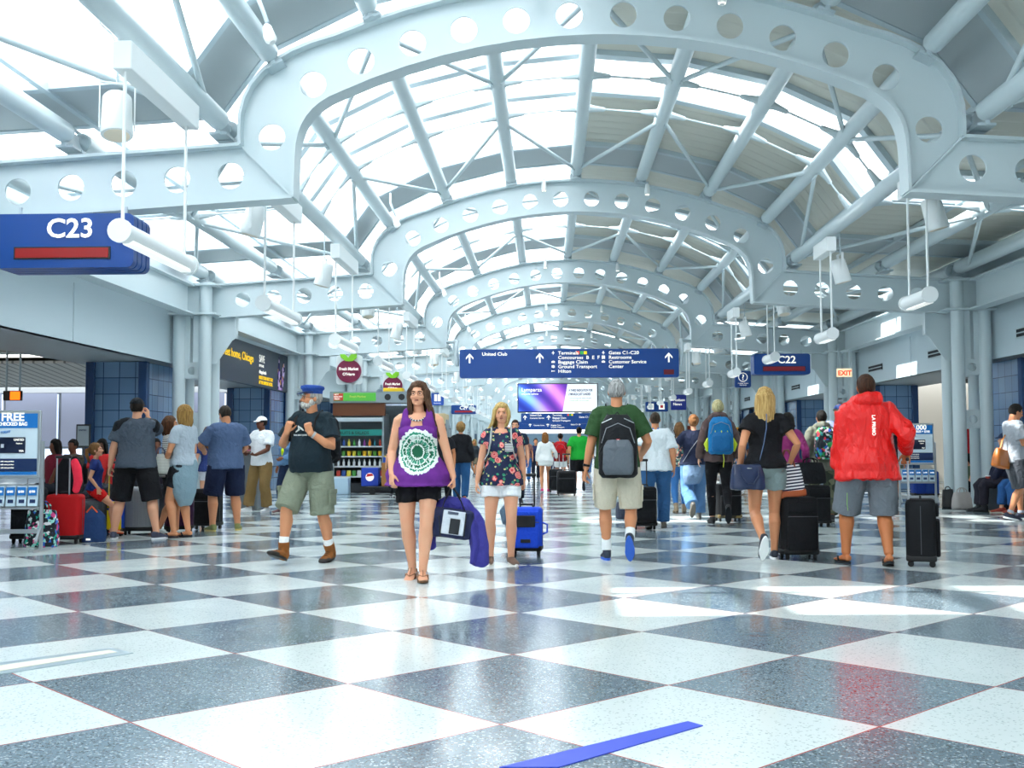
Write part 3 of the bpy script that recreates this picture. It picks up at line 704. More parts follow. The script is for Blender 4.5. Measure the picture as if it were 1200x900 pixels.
picto(0, .33, 'wc', g, .3); text('Restrooms', .07, (0, -.01, .07), SIGNW, g, align='CENTER')
g = sign_box('exit_sign', 6.95, 7.33, 2.93, 3.15, 29.0, .07, .5, 'orange lit EXIT sign hung beside the columns', col=mat('#ffe9c0', .5, emit=.25), rad=.01)
text('EXIT', .17, (0, -.008, .045), mat('#e03a04', .5, emit=.5), g, align='CENTER', bold=.03)
g = sign_box('lounge_sign', -10.55, -10.22, 2.0, 2.18, 20, .07, .9, 'small orange lit sign hanging in the lounge over the credit card stand', col=mat('#3a2a20', .5), rad=.01)
MB().box((.06, -.006, .09), (.18, .01, .15)).build('lit_face', mat('#f2650f', .5, emit=1.0), g)
# advertising board along the lounge opening
g = empty('advertising_board', (-7.72, 26, 2.62), 0, 'long dark advertising board with yellow words above the lounge opening', 'board')
MB().box((0, 0, .5), (.12, 7.9, .98)).build('board_panel', mat('#12233c', .4), g)
YL = mat('#f2c313', .5, emit=.3); RZ = (pi/2, 0, pi/2)
text("we find my sweet home, Chicago", .27, (.07, -3.75, .56), YL, g, rot=RZ, bold=.01, sx=1.15)
text('SAVE', .26, (.07, .95, .62), SIGNW, g, rot=RZ, sx=.9); text('UP TO 40%', .09, (.07, .95, .5), SIGNW, g, rot=RZ); text('chicago hotels', .12, (.07, .95, .34), SIGNW, g, rot=RZ, bold=.015)
text('BOOK YOUR NEXT STAY', .12, (.07, .95, .2), YL, g, rot=RZ, bold=.015); text('AT THE AIRPORT HOTEL', .12, (.07, .95, .08), YL, g, rot=RZ, bold=.015)
pm = patchwork(['#b87fd0', '#e0a060', '#7a4fae', '#d8c0e8'], 9, '#3a2860')
MB().prism([(2.9, .03), (2.86, .5), (2.98, .92), (3.1, .5), (3.2, .4), (3.5, .8), (3.62, .6), (3.5, .3), (3.35, .03)], .06, .068, 'x').build('tower_picture', pm, g)
for s_, y_, lab in ((1, 27.4, 'nearer'), (1, 35.2, 'farther')):
    z0 = 3.03 if lab == 'nearer' else 3.1
    g = empty('market_sign', (-5.52, y_, z0), 0, 'round maroon fruit-shaped sign with green leaves, the %s of the two' % lab, 'sign', 'round market signs')
    MB().prism([(.29*cos(t)*1.06, .29*sin(t)) for t in [2*pi*i/40 for i in range(40)]], 0, .07).build('disc', mat('#7a1740', .4), g, smooth=True)
    MB().prism(rrect(-.33, -.33, .33, .4, .08), .075, .09).build('back_plate', mat('#dfe8ea', .4), g)
    LG = mat('#7ec820', .4)
    MB().prism([(0, .24), (-.08, .25), (-.2, .34), (-.22, .42), (-.1, .42), (0, .33)], -.02, .03).build('leaf', LG, g); MB().prism([(0, .24), (.1, .25), (.2, .33), (.2, .43), (.1, .45), (0, .36)], -.02, .03).build('leaf', LG, g)
    text('Fresh Market', .105, (0, -.01, .02), SIGNW, g, align='CENTER', bold=.02, sx=.85); text("O'Hare", .1, (0, -.01, -.11), SIGNW, g, align='CENTER', bold=.02)
    MB().tube((0, .08, .3), (0, .08, 1.2), .012).build('hanger', STEEL2, g)

# ------------------------------------------------------------------ floor marks
def strip_on_floor(name, pts, m, label, cat, z=.004, kids=None):
    x0 = sum(p[0] for p in pts)/4; y0 = sum(p[1] for p in pts)/4
    o = MB().prism([(p[0]-x0, p[1]-y0) for p in pts], .0005, z, 'z').build(name, m, None, loc=(x0, y0, 0)); tag(o, label, cat); return o
a = [gnd(*p) for p in ((585, 900), (806, 846), (824, 851), (655, 900))]
strip_on_floor('floor_tape', a, mat('#2f49c8', .45), 'strip of bright blue tape stuck on the floor tiles', 'tape')
a = [gnd(*p) for p in ((-30, 781), (131, 760), (156, 766), (-30, 796))]
pl = strip_on_floor('floor_cover_plate', a, mat('#a9b9c0', .35, .4), 'long metal cover plate let into the checkered floor', 'floor plate', .005)
cx_, cy_ = pl.location.x, pl.location.y
b = [gnd(*p) for p in ((-30, 785.5), (128, 763), (137, 765.5), (-30, 792.5))]
MB().prism([(p[0]-cx_, p[1]-cy_) for p in b], .005, .007, 'z').build('plate_inlay', mat('#d9d6c4', .5), pl)

# ------------------------------------------------------------------ credit card stands
def card_stand(x, y, rz, label, big, small):
    r = empty('leaflet_stand', (x, y, 0), rz, label, 'stand'); r.scale = (.88, 1, 1); FR = mat('#b9c0c5', .3, .6)
    for s in (-1, 1):
        m = MB().box((s*.36, 0, .6), (.035, .035, 1.2)).box((s*.36, 0, .012), (.05, .5, .024)).box((s*.36, -.06, .2), (.03, .25, .03), Matrix.Rotation(.8, 3, 'X')); m.build('upright', FR, r)
    MB().box((0, 0, .215), (.74, .03, .045)).build('cross_bar', FR, r)
    MB().box((0, -.01, 1.165), (.68, .035, .75), bev=.012).build('poster_frame', FR, r)
    MB().box((0, -.032, 1.165), (.61, .008, .68)).build('poster', mat('#d9eaf4', .4), r)
    BL = mat('#1478c8', .4); NB_ = mat('#17305e', .4)
    MB().box((0, -.038, 1.425), (.61, .006, .16)).build('poster_band', BL, r); MB().box((0, -.038, .94), (.61, .006, .14)).build('poster_band', NB_, r); MB().box((0, -.038, .85), (.61, .006, .035)).build('poster_band', BL, r)
    MB().prism(rrect(-.16, 1.07, .16, 1.245, .012), -.044, -.038).build('card_picture', mat('#16233f', .3), r)
    text('UNITED', .035, (.02, -.047, 1.205), SIGNW, r, bold=.01); text('Explorer', .022, (.05, -.047, 1.17), SIGNW, r); text('VISA', .03, (.085, -.047, 1.085), SIGNW, r, bold=.01)
    MB().box((-.12, -.046, 1.15), (.035, .004, .04)).build('card_chip', mat('#c9d2d8', .3), r)
    if big: text(big[0], .125, (0, -.046, 1.425), SIGNW, r, align='CENTER', bold=.025, sx=1.1); text(big[1], .055, (0, -.046, 1.372), SIGNW, r, align='CENTER', bold=.02, sx=.98)
    o = text('APPLY TODAY', .035, (-.25, -.042, 1.27), BL, r, bold=.02); o.rotation_euler = (pi/2, -.12, 0)
    for k in range(3): text('Earn bonus miles with every purchase', .02, (-.28, -.043, .975-.035*k), SIGNW, r)
    MB().box((0, -.05, .47), (.70, .09, .02)).box((0, -.0, .6), (.70, .01, .25)).build('leaflet_tray', FR, r)
    for k in range(5):
        l = MB().box((-.27+.135*k, -.035, .60), (.115, .03, .22), Matrix.Rotation(-.12, 3, 'X')).build('leaflet', mat('#cfe4f0', .5), r)
        MB().box((-.27+.135*k, -.062, .655), (.105, .006, .09), Matrix.Rotation(-.12, 3, 'X')).build('leaflet_print', BL, l); MB().box((-.27+.135*k, -.054, .545), (.07, .006, .04), Matrix.Rotation(-.12, 3, 'X')).build('leaflet_print', NB_, l)
        text('$100', .035, (-.305+.135*k, -.07, .64), SIGNW, l, bold=.02)
    return r
x_, y_ = gnd(45, 646); card_stand(x_-.30, y_, .06, 'grey frame leaflet stand with a FREE CHECKED BAG credit card poster', ('FREE', 'CHECKED BAG'), 1)
x_, y_ = gnd(1098, 585); card_stand(6.1, 20.3, -.05, 'grey frame leaflet stand with a blue bonus miles poster beside the columns', ('60,000', 'BONUS MILES + $100'), 0)

# ------------------------------------------------------------------ market stall on the lounge side
ms = empty('market_stall', (-5.0, 27.5, 0), 0, 'open-front market fridge stall with wood panel and grey header', 'market stall')
GR = mat('#8d9aa0', .4); WD = mat('#6b3a1c', .5); BK = mat('#171b20', .6)
MB().box((0, .5, .12), (1.9, 1.0, .24), bev=.02).build('base', BK, ms)
MB().box((0, .98, 1.2), (1.9, .05, 2.0)).build('back_panel', mat('#5f6a70', .5), ms)
for s, w_ in ((-1, .06), (.35, .05), (1, .06)): MB().box((s*.93, .5, 1.1), (w_, .95, 1.75)).build('side_panel', GR if s < .5 else WD, ms)
MB().box((-.28, .1, 2.08), (1.3, .2, .32)).build('wood_panel', WD, ms)
MB().box((.0, .3, 2.38), (2.0, .7, .28)).build('header', GR, ms)
MB().box((-.37, -.06, 2.385), (1.05, .02, .2)).build('banner', mat('#4fa83a', .5, emit=.15), ms); MB().box((-.78, -.075, 2.385), (.24, .012, .18)).build('banner_patch', mat('#c8442c', .5), ms)
text('HOT', .05, (-.88, -.085, 2.43), SIGNW, ms, bold=.02); text('HEALTHY', .05, (-.89, -.085, 2.375), SIGNW, ms, bold=.02); text('FRESH', .05, (-.88, -.085, 2.32), SIGNW, ms, bold=.02); text('Fresh Market', .075, (-.5, -.075, 2.37), mat('#f0e070', .5), ms)
for x in (.45, .8): MB().tube((x, -.06, 2.38), (x, -.05, 2.38), .08).build('round_speaker', BK, ms)
MB().box((-.28, .02, 1.82), (1.2, .1, .1), bev=.02).build('light_hood', mat('#c7d3d8', .3, .3), ms)
MB().box((-.28, .05, 1.5), (1.2, .04, .15)).build('shelf_sign', mat('#1f8f84', .5), ms); text('FRUITS & SALADS', .1, (-.8, .02, 1.46), mat('#0c3a3a', .5), ms, bold=.02)
SZ = (1.17, .92, .67, .42)
for z in SZ: MB().box((-.28, .45, z-.02), (1.22, .85, .03)).build('shelf', mat('#cfd6d8', .4), ms)
bcols = ['#c23a2a', '#2a4f9c', '#e0d24a', '#3f9440', '#dfe3e4', '#7a2f86', '#e88a26', '#1c6c7a']
for r_, z in enumerate(SZ):
    proto = None
    for k in range(9):
        c_ = (['#dfe4e6'] if r_ == 2 else ['#d8cc3a', '#4c8f3a', '#e2b020'] if r_ == 1 else bcols)[k % (1 if r_ == 2 else 3 if r_ == 1 else 8)]
        nm = ('drink_bottle', 'food_tub', 'milk_bottle', 'snack_packet')[r_]
        m = MB()
        if r_ in (0, 2): m.rings([(0, 0, 0, .03, .03), (0, 0, .1, .032, .032), (0, 0, .13, .014, .014), (0, 0, .17, .014, .014)], 10)
        elif r_ == 1: m.rings([(0, 0, 0, .042, .042), (0, 0, .11, .05, .05), (0, 0, .115, .053, .053), (0, 0, .125, .053, .053)], 12)
        else: m.rings([(0, 0, 0, .05, .025), (0, 0, .07, .055, .035), (0, 0, .14, .05, .008)], 10, sq=4)
        o = m.build(nm, mat(c_, .4), None, smooth=True, loc=(-5.0-.8+.13*k, 27.62, z-.004))
        tag(o, ('small drink bottle in the top row of the market fridge', 'round food tub in the second row of the market fridge', 'white milk bottle in the third row of the market fridge', 'snack packet in the bottom row of the market fridge')[r_], 'bottle' if r_ in (0, 2) else 'tub' if r_ == 1 else 'packet', ('drinks on the top fridge shelf', 'tubs on the second fridge shelf', 'milk bottles on the third fridge shelf', 'packets on the bottom fridge shelf')[r_])
# second counter beyond, with yellow tray
o = empty('display_shelf', (-4.6, 31.2, 0), 0, 'dark display shelf packed with colourful goods behind the fridge stall', 'shelf')
MB().box((0, .3, .9), (2.4, .06, 1.8)).build('back_panel', mat('#4c535a', .5), o)
for z in (.3, .7, 1.1, 1.5): MB().box((0, 0, z), (2.4, .6, .04)).build('shelf', GR, o)
for s in (-1, 1): MB().box((s*1.2, 0, .95), (.05, .6, 1.9)).build('side_panel', GR, o)
for z in (.32, .72, 1.12, 1.52):
    for k in range(12):
        q = MB().box((0, 0, .1), (.13, .1, .2), bev=.015).build('goods_box', mat(bcols[(k*3+int(z*10)) % 8], .5), None, loc=(-4.6-1.05+.19*k, 31.1, z)); tag(q, 'coloured goods box on the dark display shelf behind the fridge stall', 'box', 'boxes on the display shelf')
tag(MB().box((0, 0, .05), (.5, .35, .1), bev=.02).build('yellow_tray', mat('#f2c81a', .5), None, loc=(-4.45, 27.85, 2.52)), 'yellow tray lying on top of the stall header', 'tray')
# delivery trolley
tr = empty('delivery_trolley', (-4.15, 26.6, 0), 0, 'blue upright delivery trolley in front of the fridge stall', 'trolley'); BLU = mat('#1d4fb0', .4)
m = MB()
for x in (-.2, .45): m.tube((x, .25, .15), (x, .25, 1.35), .02)
for z in (.3, .7, 1.1, 1.35): m.tube((-.2, .25, z), (.45, .25, z), .018)
m.build('frame', BLU, tr); MB().box((-.1, 0, .17), (1.3, .6, .06), bev=.01).build('deck', BK, tr)
for x in (-.6, .4): MB().tube((x, -.28, .07), (x, -.22, .07), .07, n=16).build('wheel', RUB, tr)
tag(MB().box((0, 0, .28), (.46, .4, .56), bev=.01).box((.06, -.205, .2), (.28, .01, .3)).build('cardboard_box', mat('#a9743f', .8), None, loc=(-4.3, 26.55, .2)), 'tall brown cardboard box on the blue trolley', 'box')
ct = empty('banana_crate', (-4.25, 26.55, .77), 0, 'blue crate on the cardboard box', 'crate')
MB().box((0, 0, .06), (.5, .4, .12), bev=.01).build('crate_body', BLU, ct)
bn = MB().path([(-.09, 0, 0), (-.05, 0, -.02), (0, 0, -.028), (.05, 0, -.02), (.09, 0, .005)], [.006, .018, .02, .018, .006], 8).build('banana', mat('#f0cf1e', .5), None, smooth=True)
for k in range(12):
    q = bn if k == 0 else bn.copy()
    if k: C.objects.link(q)
    q.location = (-4.4+.06*(k % 6), 26.48+.12*(k//6), .92+.02*(k % 3)); q.rotation_euler = (.2*k, .1, k*.9); tag(q, 'yellow banana heaped in the blue crate on the trolley', 'banana', 'bananas in the crate')
for k in range(6):
    q = MB().rings([(0, 0, 0, .05, .05), (0, 0, .2, .052, .052), (0, 0, .25, .03, .03), (0, 0, .28, .018, .018)], 12).build('water_bottle', mat('#5f8fd0', .25), None, smooth=True, loc=(-3.95+.1*(k % 3), 26.75+.1*(k//3), 1.36-.0)); tag(q, 'blue water bottle stacked on top of the trolley rails', 'bottle', 'water bottles on the trolley')
pk = MB().box((0, 0, .3), (.42, .3, .44), bev=.02).build('drink_carton', mat('#2447c0', .4), None, loc=(-4.85, 26.75, .12)); tag(pk, 'bright blue drink carton beside the cardboard box', 'carton'); MB().prism([(.1*cos(t), .3+.1*sin(t)) for t in [2*pi*i/20 for i in range(20)]], -.158, -.15).build('round_logo', SIGNW, pk); MB().prism([(-.09, .3), (.09, .33), (.06, .38), (-.06, .38)], -.162, -.157).build('red_mark', mat('#d0202c', .4), pk)
pk = MB().box((0, 0, .2), (.42, .3, .4), bev=.02).build('water_pack', mat('#bcd8ea', .3), None, loc=(-5.6, 26.9, .0)); tag(pk, 'pale blue shrink-wrapped water pack on the stall base', 'pack')
# shop fronts far along both sides
def shopfront(x, y, s, c1, c2, label, words):
    r = empty('market_unit', (x, y, 0), 0, label, 'shop front')
    MB().box((0, 0, 1.3), (.3, 5.6, 2.6)).build('counter_wall', mat(c1, .5), r)
    MB().box((-s*.25, 0, 2.2), (.3, 5.6, .4)).build('sign_fascia', mat(c2, .4), r)
    MB().box((-s*.5, 0, .5), (.6, 5.0, 1.0), bev=.03).build('counter', mat('#8a5a2e', .5), r)
    if words: text(words, .3, (-s*.41, 1.6*s if s > 0 else -1.6, 2.1), SIGNW, r, rot=(pi/2, 0, -s*pi/2), bold=.02)
shopfront(8.2, 44, 1, '#7b5a38', '#c57a2a', 'brown timber shop front with orange sign band beyond gate C22', '')
shopfront(8.2, 53, 1, '#44546a', '#283a6a', 'dark blue shop front beneath the square white-script sign', '')
shopfront(-8.2, 44, -1, '#b9a88a', '#d8c090', 'cream shop front beside the restroom sign', '')
shopfront(-8.2, 62, -1, '#8a949c', '#3a5a8a', 'grey shop front below the C21 sign', '')
shopfront(8.2, 70, 1, '#9aa2a6', '#b8553a', 'grey shop front with a red band far down the concourse', '')
b_ = empty('kiosk_canopy', (-4.9, 36.5, 0), 0, 'tan square canopy of a kiosk behind the long-haired woman', 'kiosk')
MB().box((0, .6, 2.0), (1.9, 1.4, .5), bev=.03).build('canopy', mat('#c9b48a', .6), b_)
for x in (-.8, .8): MB().box((x, .6, .9), (.08, .08, 1.8)).build('post', DARKG, b_)
MB().box((0, .6, .55), (1.8, 1.0, 1.1), bev=.02).build('counter', mat('#5a5048', .5), b_)
mg = empty('poster_rack', (6.2, 40, 0), 0, 'yellow and orange poster rack against the columns behind the blonde women', 'rack')
MB().box((0, 0, 1.55), (.75, .06, .55)).build('poster', patchwork(['#f2b01e', '#e2542a', '#f6d840', '#d8402a'], 9, '#f09a22'), mg); MB().box((0, .05, .65), (.6, .05, 1.3)).build('board', mat('#7a4a22', .6), mg)
# ------------------------------------------------------------------ people
def two_bone(a, c, l1, l2, pole):
    d = c-a; L = d.length
    if L > (l1+l2)*.999: c = a + d*((l1+l2)*.999/L); d = c-a; L = d.length
    x = (l1*l1 - l2*l2 + L*L)/(2*L); h = sqrt(max(0, l1*l1-x*x)); dn = d/L
    p = pole - dn*pole.dot(dn); p = p.normalized() if p.length > 1e-5 else V((0, 1, 0))
    return a + dn*x + p*h, c
def hand_mesh(mb, w_, d, n, t, curl, s=1.0, spread=.0):
    """palm, five fingers; d = along the hand, n = palm side, t = thumb side"""
    d, n, t = d.normalized(), n.normalized(), t.normalized()
    mb.path([w_-d*.03*s, w_, w_+d*.03*s, w_+d*.065*s, w_+d*.09*s], [(.026*s, .02*s), (.029*s, .019*s), (.038*s, .0165*s), (.041*s, .015*s), (.038*s, .012*s)], 14, hint=n.cross(d).cross(d) if False else None) if False else None
    # palm as a row of overlapping tapered bars so its flat side follows n
    for k, o in enumerate((.028, .010, -.009, -.027)):
        mb.path([w_+t*o*.55*s-d*.02*s, w_+t*o*.9*s+d*.045*s, w_+t*o*s+d*.09*s], [.016*s, .0155*s, .0115*s], 8)
    for k, (o, L) in enumerate(((.031, .068), (.0105, .077), (-.0105, .071), (-.031, .055))):
        p = w_+t*o*s+d*.088*s; ang = .0; pts = [p-d*.01*s]; c_ = curl*(1+.12*k)
        dd = (d + t*spread*(1.5-k)*.12).normalized(); pts.append(p)
        for q, fl in enumerate((.42, .32, .26)):
            ang += c_*(.75, 1.0, .8)[q]; v = dd*cos(ang)+n*sin(ang); p = p+v*L*fl*s; pts.append(p)
        mb.path(pts, [.0095*s, .0092*s, .0085*s, .0078*s, .0066*s], 8)
    p = w_+d*.018*s+t*.022*s; a1 = (d*.62+t*.62+n*.42).normalized(); a2 = (d*.85+t*.12+n*(.35+.5*curl)).normalized()
    mb.path([p, p+a1*.04*s, p+a1*.04*s+a2*.032*s, p+a1*.04*s+a2*.055*s], [.015*s, .0115*s, .0095*s, .008*s], 8)

TORSO = {'m': [(0, .0, .86, .125, .10), (0, -.005, .93, .165, .122), (0, 0, 1.0, .162, .118), (0, .01, 1.08, .148, .108), (0, .012, 1.16, .150, .106), (0, .008, 1.26, .163, .113), (0, 0, 1.35, .170, .112), (0, -.008, 1.42, .150, .09), (0, -.012, 1.47, .085, .068)],
         'f': [(0, .0, .86, .125, .10), (0, -.012, .93, .170, .125), (0, -.005, 1.0, .160, .115), (0, .005, 1.09, .128, .094), (0, .008, 1.16, .130, .094), (0, .012, 1.26, .145, .108), (0, .0, 1.35, .152, .10), (0, -.008, 1.42, .132, .082), (0, -.012, 1.47, .07, .058)]}
def wrinkle(amp, sc=6.0, seed=0, zs=.45, lo=-.0035):
    def f(p): return max(lo, amp*(noise.noise(V((p.x*sc+seed, p.y*sc, p.z*sc*zs)))*1.2 + .55*noise.noise(V((p.x*sc*2.3, p.y*sc*2.3+seed, p.z*sc*1.1)))))
    return f
WALK = {'R': dict(RF=(.09, .27, .10, .18), LF=(-.09, -.27, .17, -.62)),      # right foot leads
        'L': dict(LF=(-.09, .27, .10, .18), RF=(.09, -.27, .17, -.62)),
        'r': dict(RF=(.09, .12, .085, 0), LF=(-.09, -.14, .10, -.15)), 'l': dict(LF=(-.09, .12, .085, 0), RF=(.09, -.14, .10, -.15)),
        'S': dict(RF=(.11, .02, .085, 0, -.15), LF=(-.11, -.02, .085, 0, .15)),
        'Lk': dict(LF=(-.085, .08, .085, 0), RF=(.085, -.30, .235, -1.05)), 'Rk': dict(RF=(.085, .08, .085, 0), LF=(-.085, -.30, .235, -1.05))}
def person(label, x, y, H, rot, sex='m', w=1.0, sk='#c99673', step='S', lean=.02, LH=None, RH=None, head=(0, 0), top=None, bottom=None,
           shoes=('sneaker', '#3a3d44', '#e8e8e8'), hair=('short', '#3a2a1c'), hat=None, glasses=False, belly=0, sit=None, group=None, vox=None, extras=None, lod=None, socks=None, hand_curl=(.3, .3), beard=None, watch=None, twist=0, z=0):
    dist = y
    lod = lod if lod is not None else (0 if dist < 13 else 1 if dist < 19 else 2)
    vox = vox or (.0055, .0085, .014)[lod]; vc = (.009, .012, .017)[lod]
    P = dict(WALK[step]) if isinstance(step, str) else dict(step)
    RF, LF = P['RF'], P['LF']
    TH, SH = .425, .415
    hipz = .91
    if sit is None:
        for f in (RF, LF): hipz = min(hipz, f[2] + sqrt(max(.01, (TH+SH-.012)**2 - f[1]**2)))
    else: hipz = sit
    drop = .91 - hipz
    s = H/(1.75-(drop if sit is None else 0)-(.0 if not lean else .012))
    if sit is not None: s = H/1.75
    r = empty('person', (x, y, z), rot, label, 'person', group)
    piv = V((0, 0, .95))
    Rl = Matrix.Rotation(-lean, 3, 'X') @ Matrix.Rotation(twist, 3, 'Z')
    def T(p):       # torso space -> person space
        q = V(p); q = Rl @ (q-piv) + piv; q.z -= drop; return q*s
    Sc = lambda p: V(p)*s
    tor = TORSO[sex]
    def tring(rings_, off=0, hemz=None, flare=0, bell=belly):
        out = []
        for (cx, cy, z_, rx, ry) in rings_:
            b = bell*max(0, 1-abs(z_-1.06)/.2)
            out.append((cx, cy+b*.55, z_, rx*w+off+b*.25, ry*w+off+b*.6))
        return out
    sw = (.178 if sex == 'm' else .158)*(.55+.45*w)
    shl = {k: T((g*sw, -.01, 1.41)) for k, g in (('R', 1), ('L', -1))}
    hip = {k: V((g*(.1 if sex == 'm' else .09)*w, 0, .91-drop))*s for k, g in (('R', 1), ('L', -1))}
    UA, FA = .285*s, .25*s
    arms = {}
    for k, g, h in (('R', 1, RH), ('L', -1, LH)):
        h = h or dict(w=(g*(sw+.085), .03, .90))
        tgt = h['w']; tgt = T(tgt) if h.get('t', True) else Sc(tgt)
        el, wr = two_bone(shl[k], tgt, UA, FA, V(h.get('pole', (g*.35, -1, -.2))))
        fd = (wr-el).normalized(); d = V(h['d']) if 'd' in h else (fd + V((0, 0, -.25))).normalized()
        n = V(h['n']) if 'n' in h else V((-g, 0, 0)); n = (n - d*n.dot(d)).normalized()
        t = V(h['th']) if 'th' in h else V((0, 1, 0)); t = (t-d*t.dot(d)-n*t.dot(n))
        t = t.normalized() if t.length > .05 else n.cross(d)
        arms[k] = (shl[k], el, wr, d.normalized(), n, t, h.get('curl', .32))
    legs = {}
    for k, g, f in (('R', 1, RF), ('L', -1, LF)):
        ank = Sc(f[:3]); ank.x *= (w*1.12 if sex == 'm' else .6+.4*w)
        pole = V((g*.12, 1, 0)) if sit is None else V((g*.15, 1, .6))
        kn, ank = two_bone(hip[k], ank, TH*s, SH*s, pole); legs[k] = (hip[k], kn, ank, f[3], f[4] if len(f) > 4 else -g*.12)
    SK = skin(sk)
    B = MB()
    # trunk and neck
    B.rings(tring(tor), 20, T)
    B.path([T((0, -.025, 1.40)), T((0, -.018, 1.49)), T((0, -.002, 1.57))], [.075*s*w, (.058 if sex == 'm' else .048)*s, (.055 if sex == 'm' else .046)*s], 14)
    for k in 'RL':
        a, e, q, d, n, t, cu = arms[k]
        fw_ = w if w < 1.15 else 1.12
        B.path([T((0, -.02, 1.44)), T((0, -.02, 1.43)).lerp(a, .5), a], [.05*s, .058*s, .055*s], 12)
        B.path([a, a.lerp(e, .3), a.lerp(e, .7), e, e.lerp(q, .22), e.lerp(q, .6), q], [x_*s*fw_*(1 if sex == 'm' else .9) for x_ in (.056, .052, .044, .039, .041, .034, .026)], 14)
        hs = s*(1.0 if sex == 'm' else .92)
        if lod < 2: hand_mesh(B, q, d, n, t, cu, hs, .5)
        else: hand_mesh(B, q, d, n, t, cu, hs*1.05)
        h_, kn, an, pitch, yw = legs[k]
        cb = V((0, -.018*s, 0)) if (kn-an).z > .2*s else V((0, 0, 0))
        B.path([h_, h_.lerp(kn, .25), h_.lerp(kn, .6), kn.lerp(h_, .08), kn.lerp(an, .08), kn.lerp(an, .3)+cb, kn.lerp(an, .6)+cb*.4, an.lerp(kn, .12), an], [x_*s*w for x_ in (.088, .086, .068, .056, .052, .057, .044, .035, .034)], 16)
        Rf = Matrix.Rotation(yw, 3, 'Z') @ Matrix.Rotation(pitch, 3, 'X')
        fo = lambda p: an + Rf @ (V(p)*s)
        if shoes[0] in ('flipflop', 'sandal', 'bare'):
            B.path([fo((0, -.045, -.045)), fo((0, .02, -.04)), fo((0, .08, -.055)), fo((0, .14, -.065)), fo((0, .17, -.068))], [(.033*s, .03*s), (.034*s, .034*s), (.041*s, .024*s), (.046*s, .015*s), (.04*s, .012*s)], 14)
            for q_, (tx, ty) in enumerate(((.024, .185), (.008, .186), (-.006, .180), (-.019, .172), (-.03, .162))):
                gx = tx*(-1 if k == 'R' else 1); B.path([fo((gx, ty-.04, -.066)), fo((gx*1.15, ty+.01, -.070))], [.0125*s if q_ == 0 else .009*s, .011*s if q_ == 0 else .0085*s], 8)
    # head
    hy, hp = head
    hpv = V((0, -.012, 1.51)); Rh = Matrix.Rotation(hy, 3, 'Z') @ Matrix.Rotation(hp, 3, 'X')
    hs_ = 1.0 if H > 1.45 else 1.14
    def HT(p): return T(hpv) + (Rh @ ((V(p)-hpv)*hs_))*s
    def he(c, r_, mb=None, **kw): (mb or B).ell(c, r_, T=HT, **kw)
    he((0, -.014, 1.655), (.074, .094, .093)); he((0, .012, 1.61), (.064, .076, .078)); he((0, .03, 1.572), (.052, .053, .042) if sex == 'f' else (.056, .055, .045)); he((0, .066, 1.548), (.02, .02, .017))
    if lod < 2:
        B.path([HT((0, .086, 1.648)), HT((0, .097, 1.628)), HT((0, .108, 1.608))], [.008*s, .010*s, .0125*s], 10)
        he((-.011, .097, 1.604), (.008, .01, .007)); he((.011, .097, 1.604), (.008, .01, .007))
        he((0, .078, 1.66), (.044, .016, .011)); he((.036, .056, 1.608), (.026, .025, .022)); he((-.036, .056, 1.608), (.026, .025, .022)); he((0, .083, 1.580), (.021, .011, .009))
    else: he((0, .088, 1.618), (.012, .018, .022))
    for g in (-1, 1): he((g*.076, -.008, 1.628), (.010, .019, .03))
    body = bake(B, 'body', SK, r, vox*s if H < 1.3 else vox, 2 if lod == 0 else 2)
    # face
    if lod < 2 or glasses:
        for g in (-1, 1):
            m = MB(); he((g*.030, .079, 1.639), (.0105, .0085, .0055), m, nu=10, nv=6); ey = m.build('eye', mat('#d6cfc8', .3), r, smooth=True)
            m = MB(); he((g*.030, .0865, 1.639), (.0058, .003, .0058), m, nu=8, nv=6); m.build('iris', mat('#3a2c22', .2), ey, smooth=True)
            m = MB(); m.path([HT((g*.014, .092, 1.656)), HT((g*.030, .0905, 1.661)), HT((g*.048, .078, 1.656))], [.0035*s, .0042*s, .0022*s], 6); m.build('eyebrow', hairmat(hair[1] if hair[0] != 'none' else '#3a2a1c'), r, smooth=True)
        m = MB(); he((0, .0885, 1.5775), (.021, .0075, .0038), m, nu=12, nv=6); he((0, .0885, 1.5835), (.019, .0065, .003), m, nu=12, nv=6); m.build('lips', mat('#a85a50' if sex == 'f' else '#a0665a', .45), r, smooth=True)
    if glasses:
        m = MB()
        for g in (-1, 1):
            m.path([HT((g*.033+.024*cos(t), .097-.006*abs(g*.033+.024*cos(t))/.05, 1.638+.017*sin(t))) for t in [2*pi*i/16 for i in range(17)]], .0011*s, 5)
            m.path([HT((g*.056, .092, 1.642)), HT((g*.078, .05, 1.642)), HT((g*.082, -.01, 1.640))], .0011*s, 5)
        m.path([HT((-.009, .098, 1.642)), HT((.009, .098, 1.642))], .0011*s, 5); m.build('glasses', mat('#2b2320', .3, .4), r, smooth=True)
    if beard:
        m = MB(); he((0, .045, 1.562), (.060, .058, .036), m); he((0, .092, 1.590), (.026, .010, .007), m); he((0, .075, 1.548), (.03, .026, .022), m)
        for g in (-1, 1): he((g*.055, .012, 1.595), (.017, .035, .035), m)
        bake(m, 'beard', hairmat(beard), r, .005, 2, wrinkle(.002, 60))
    # hair
    hk, hc = hair[0], hair[1]; HM = hairmat(hc, hair[2] if len(hair) > 2 else None)
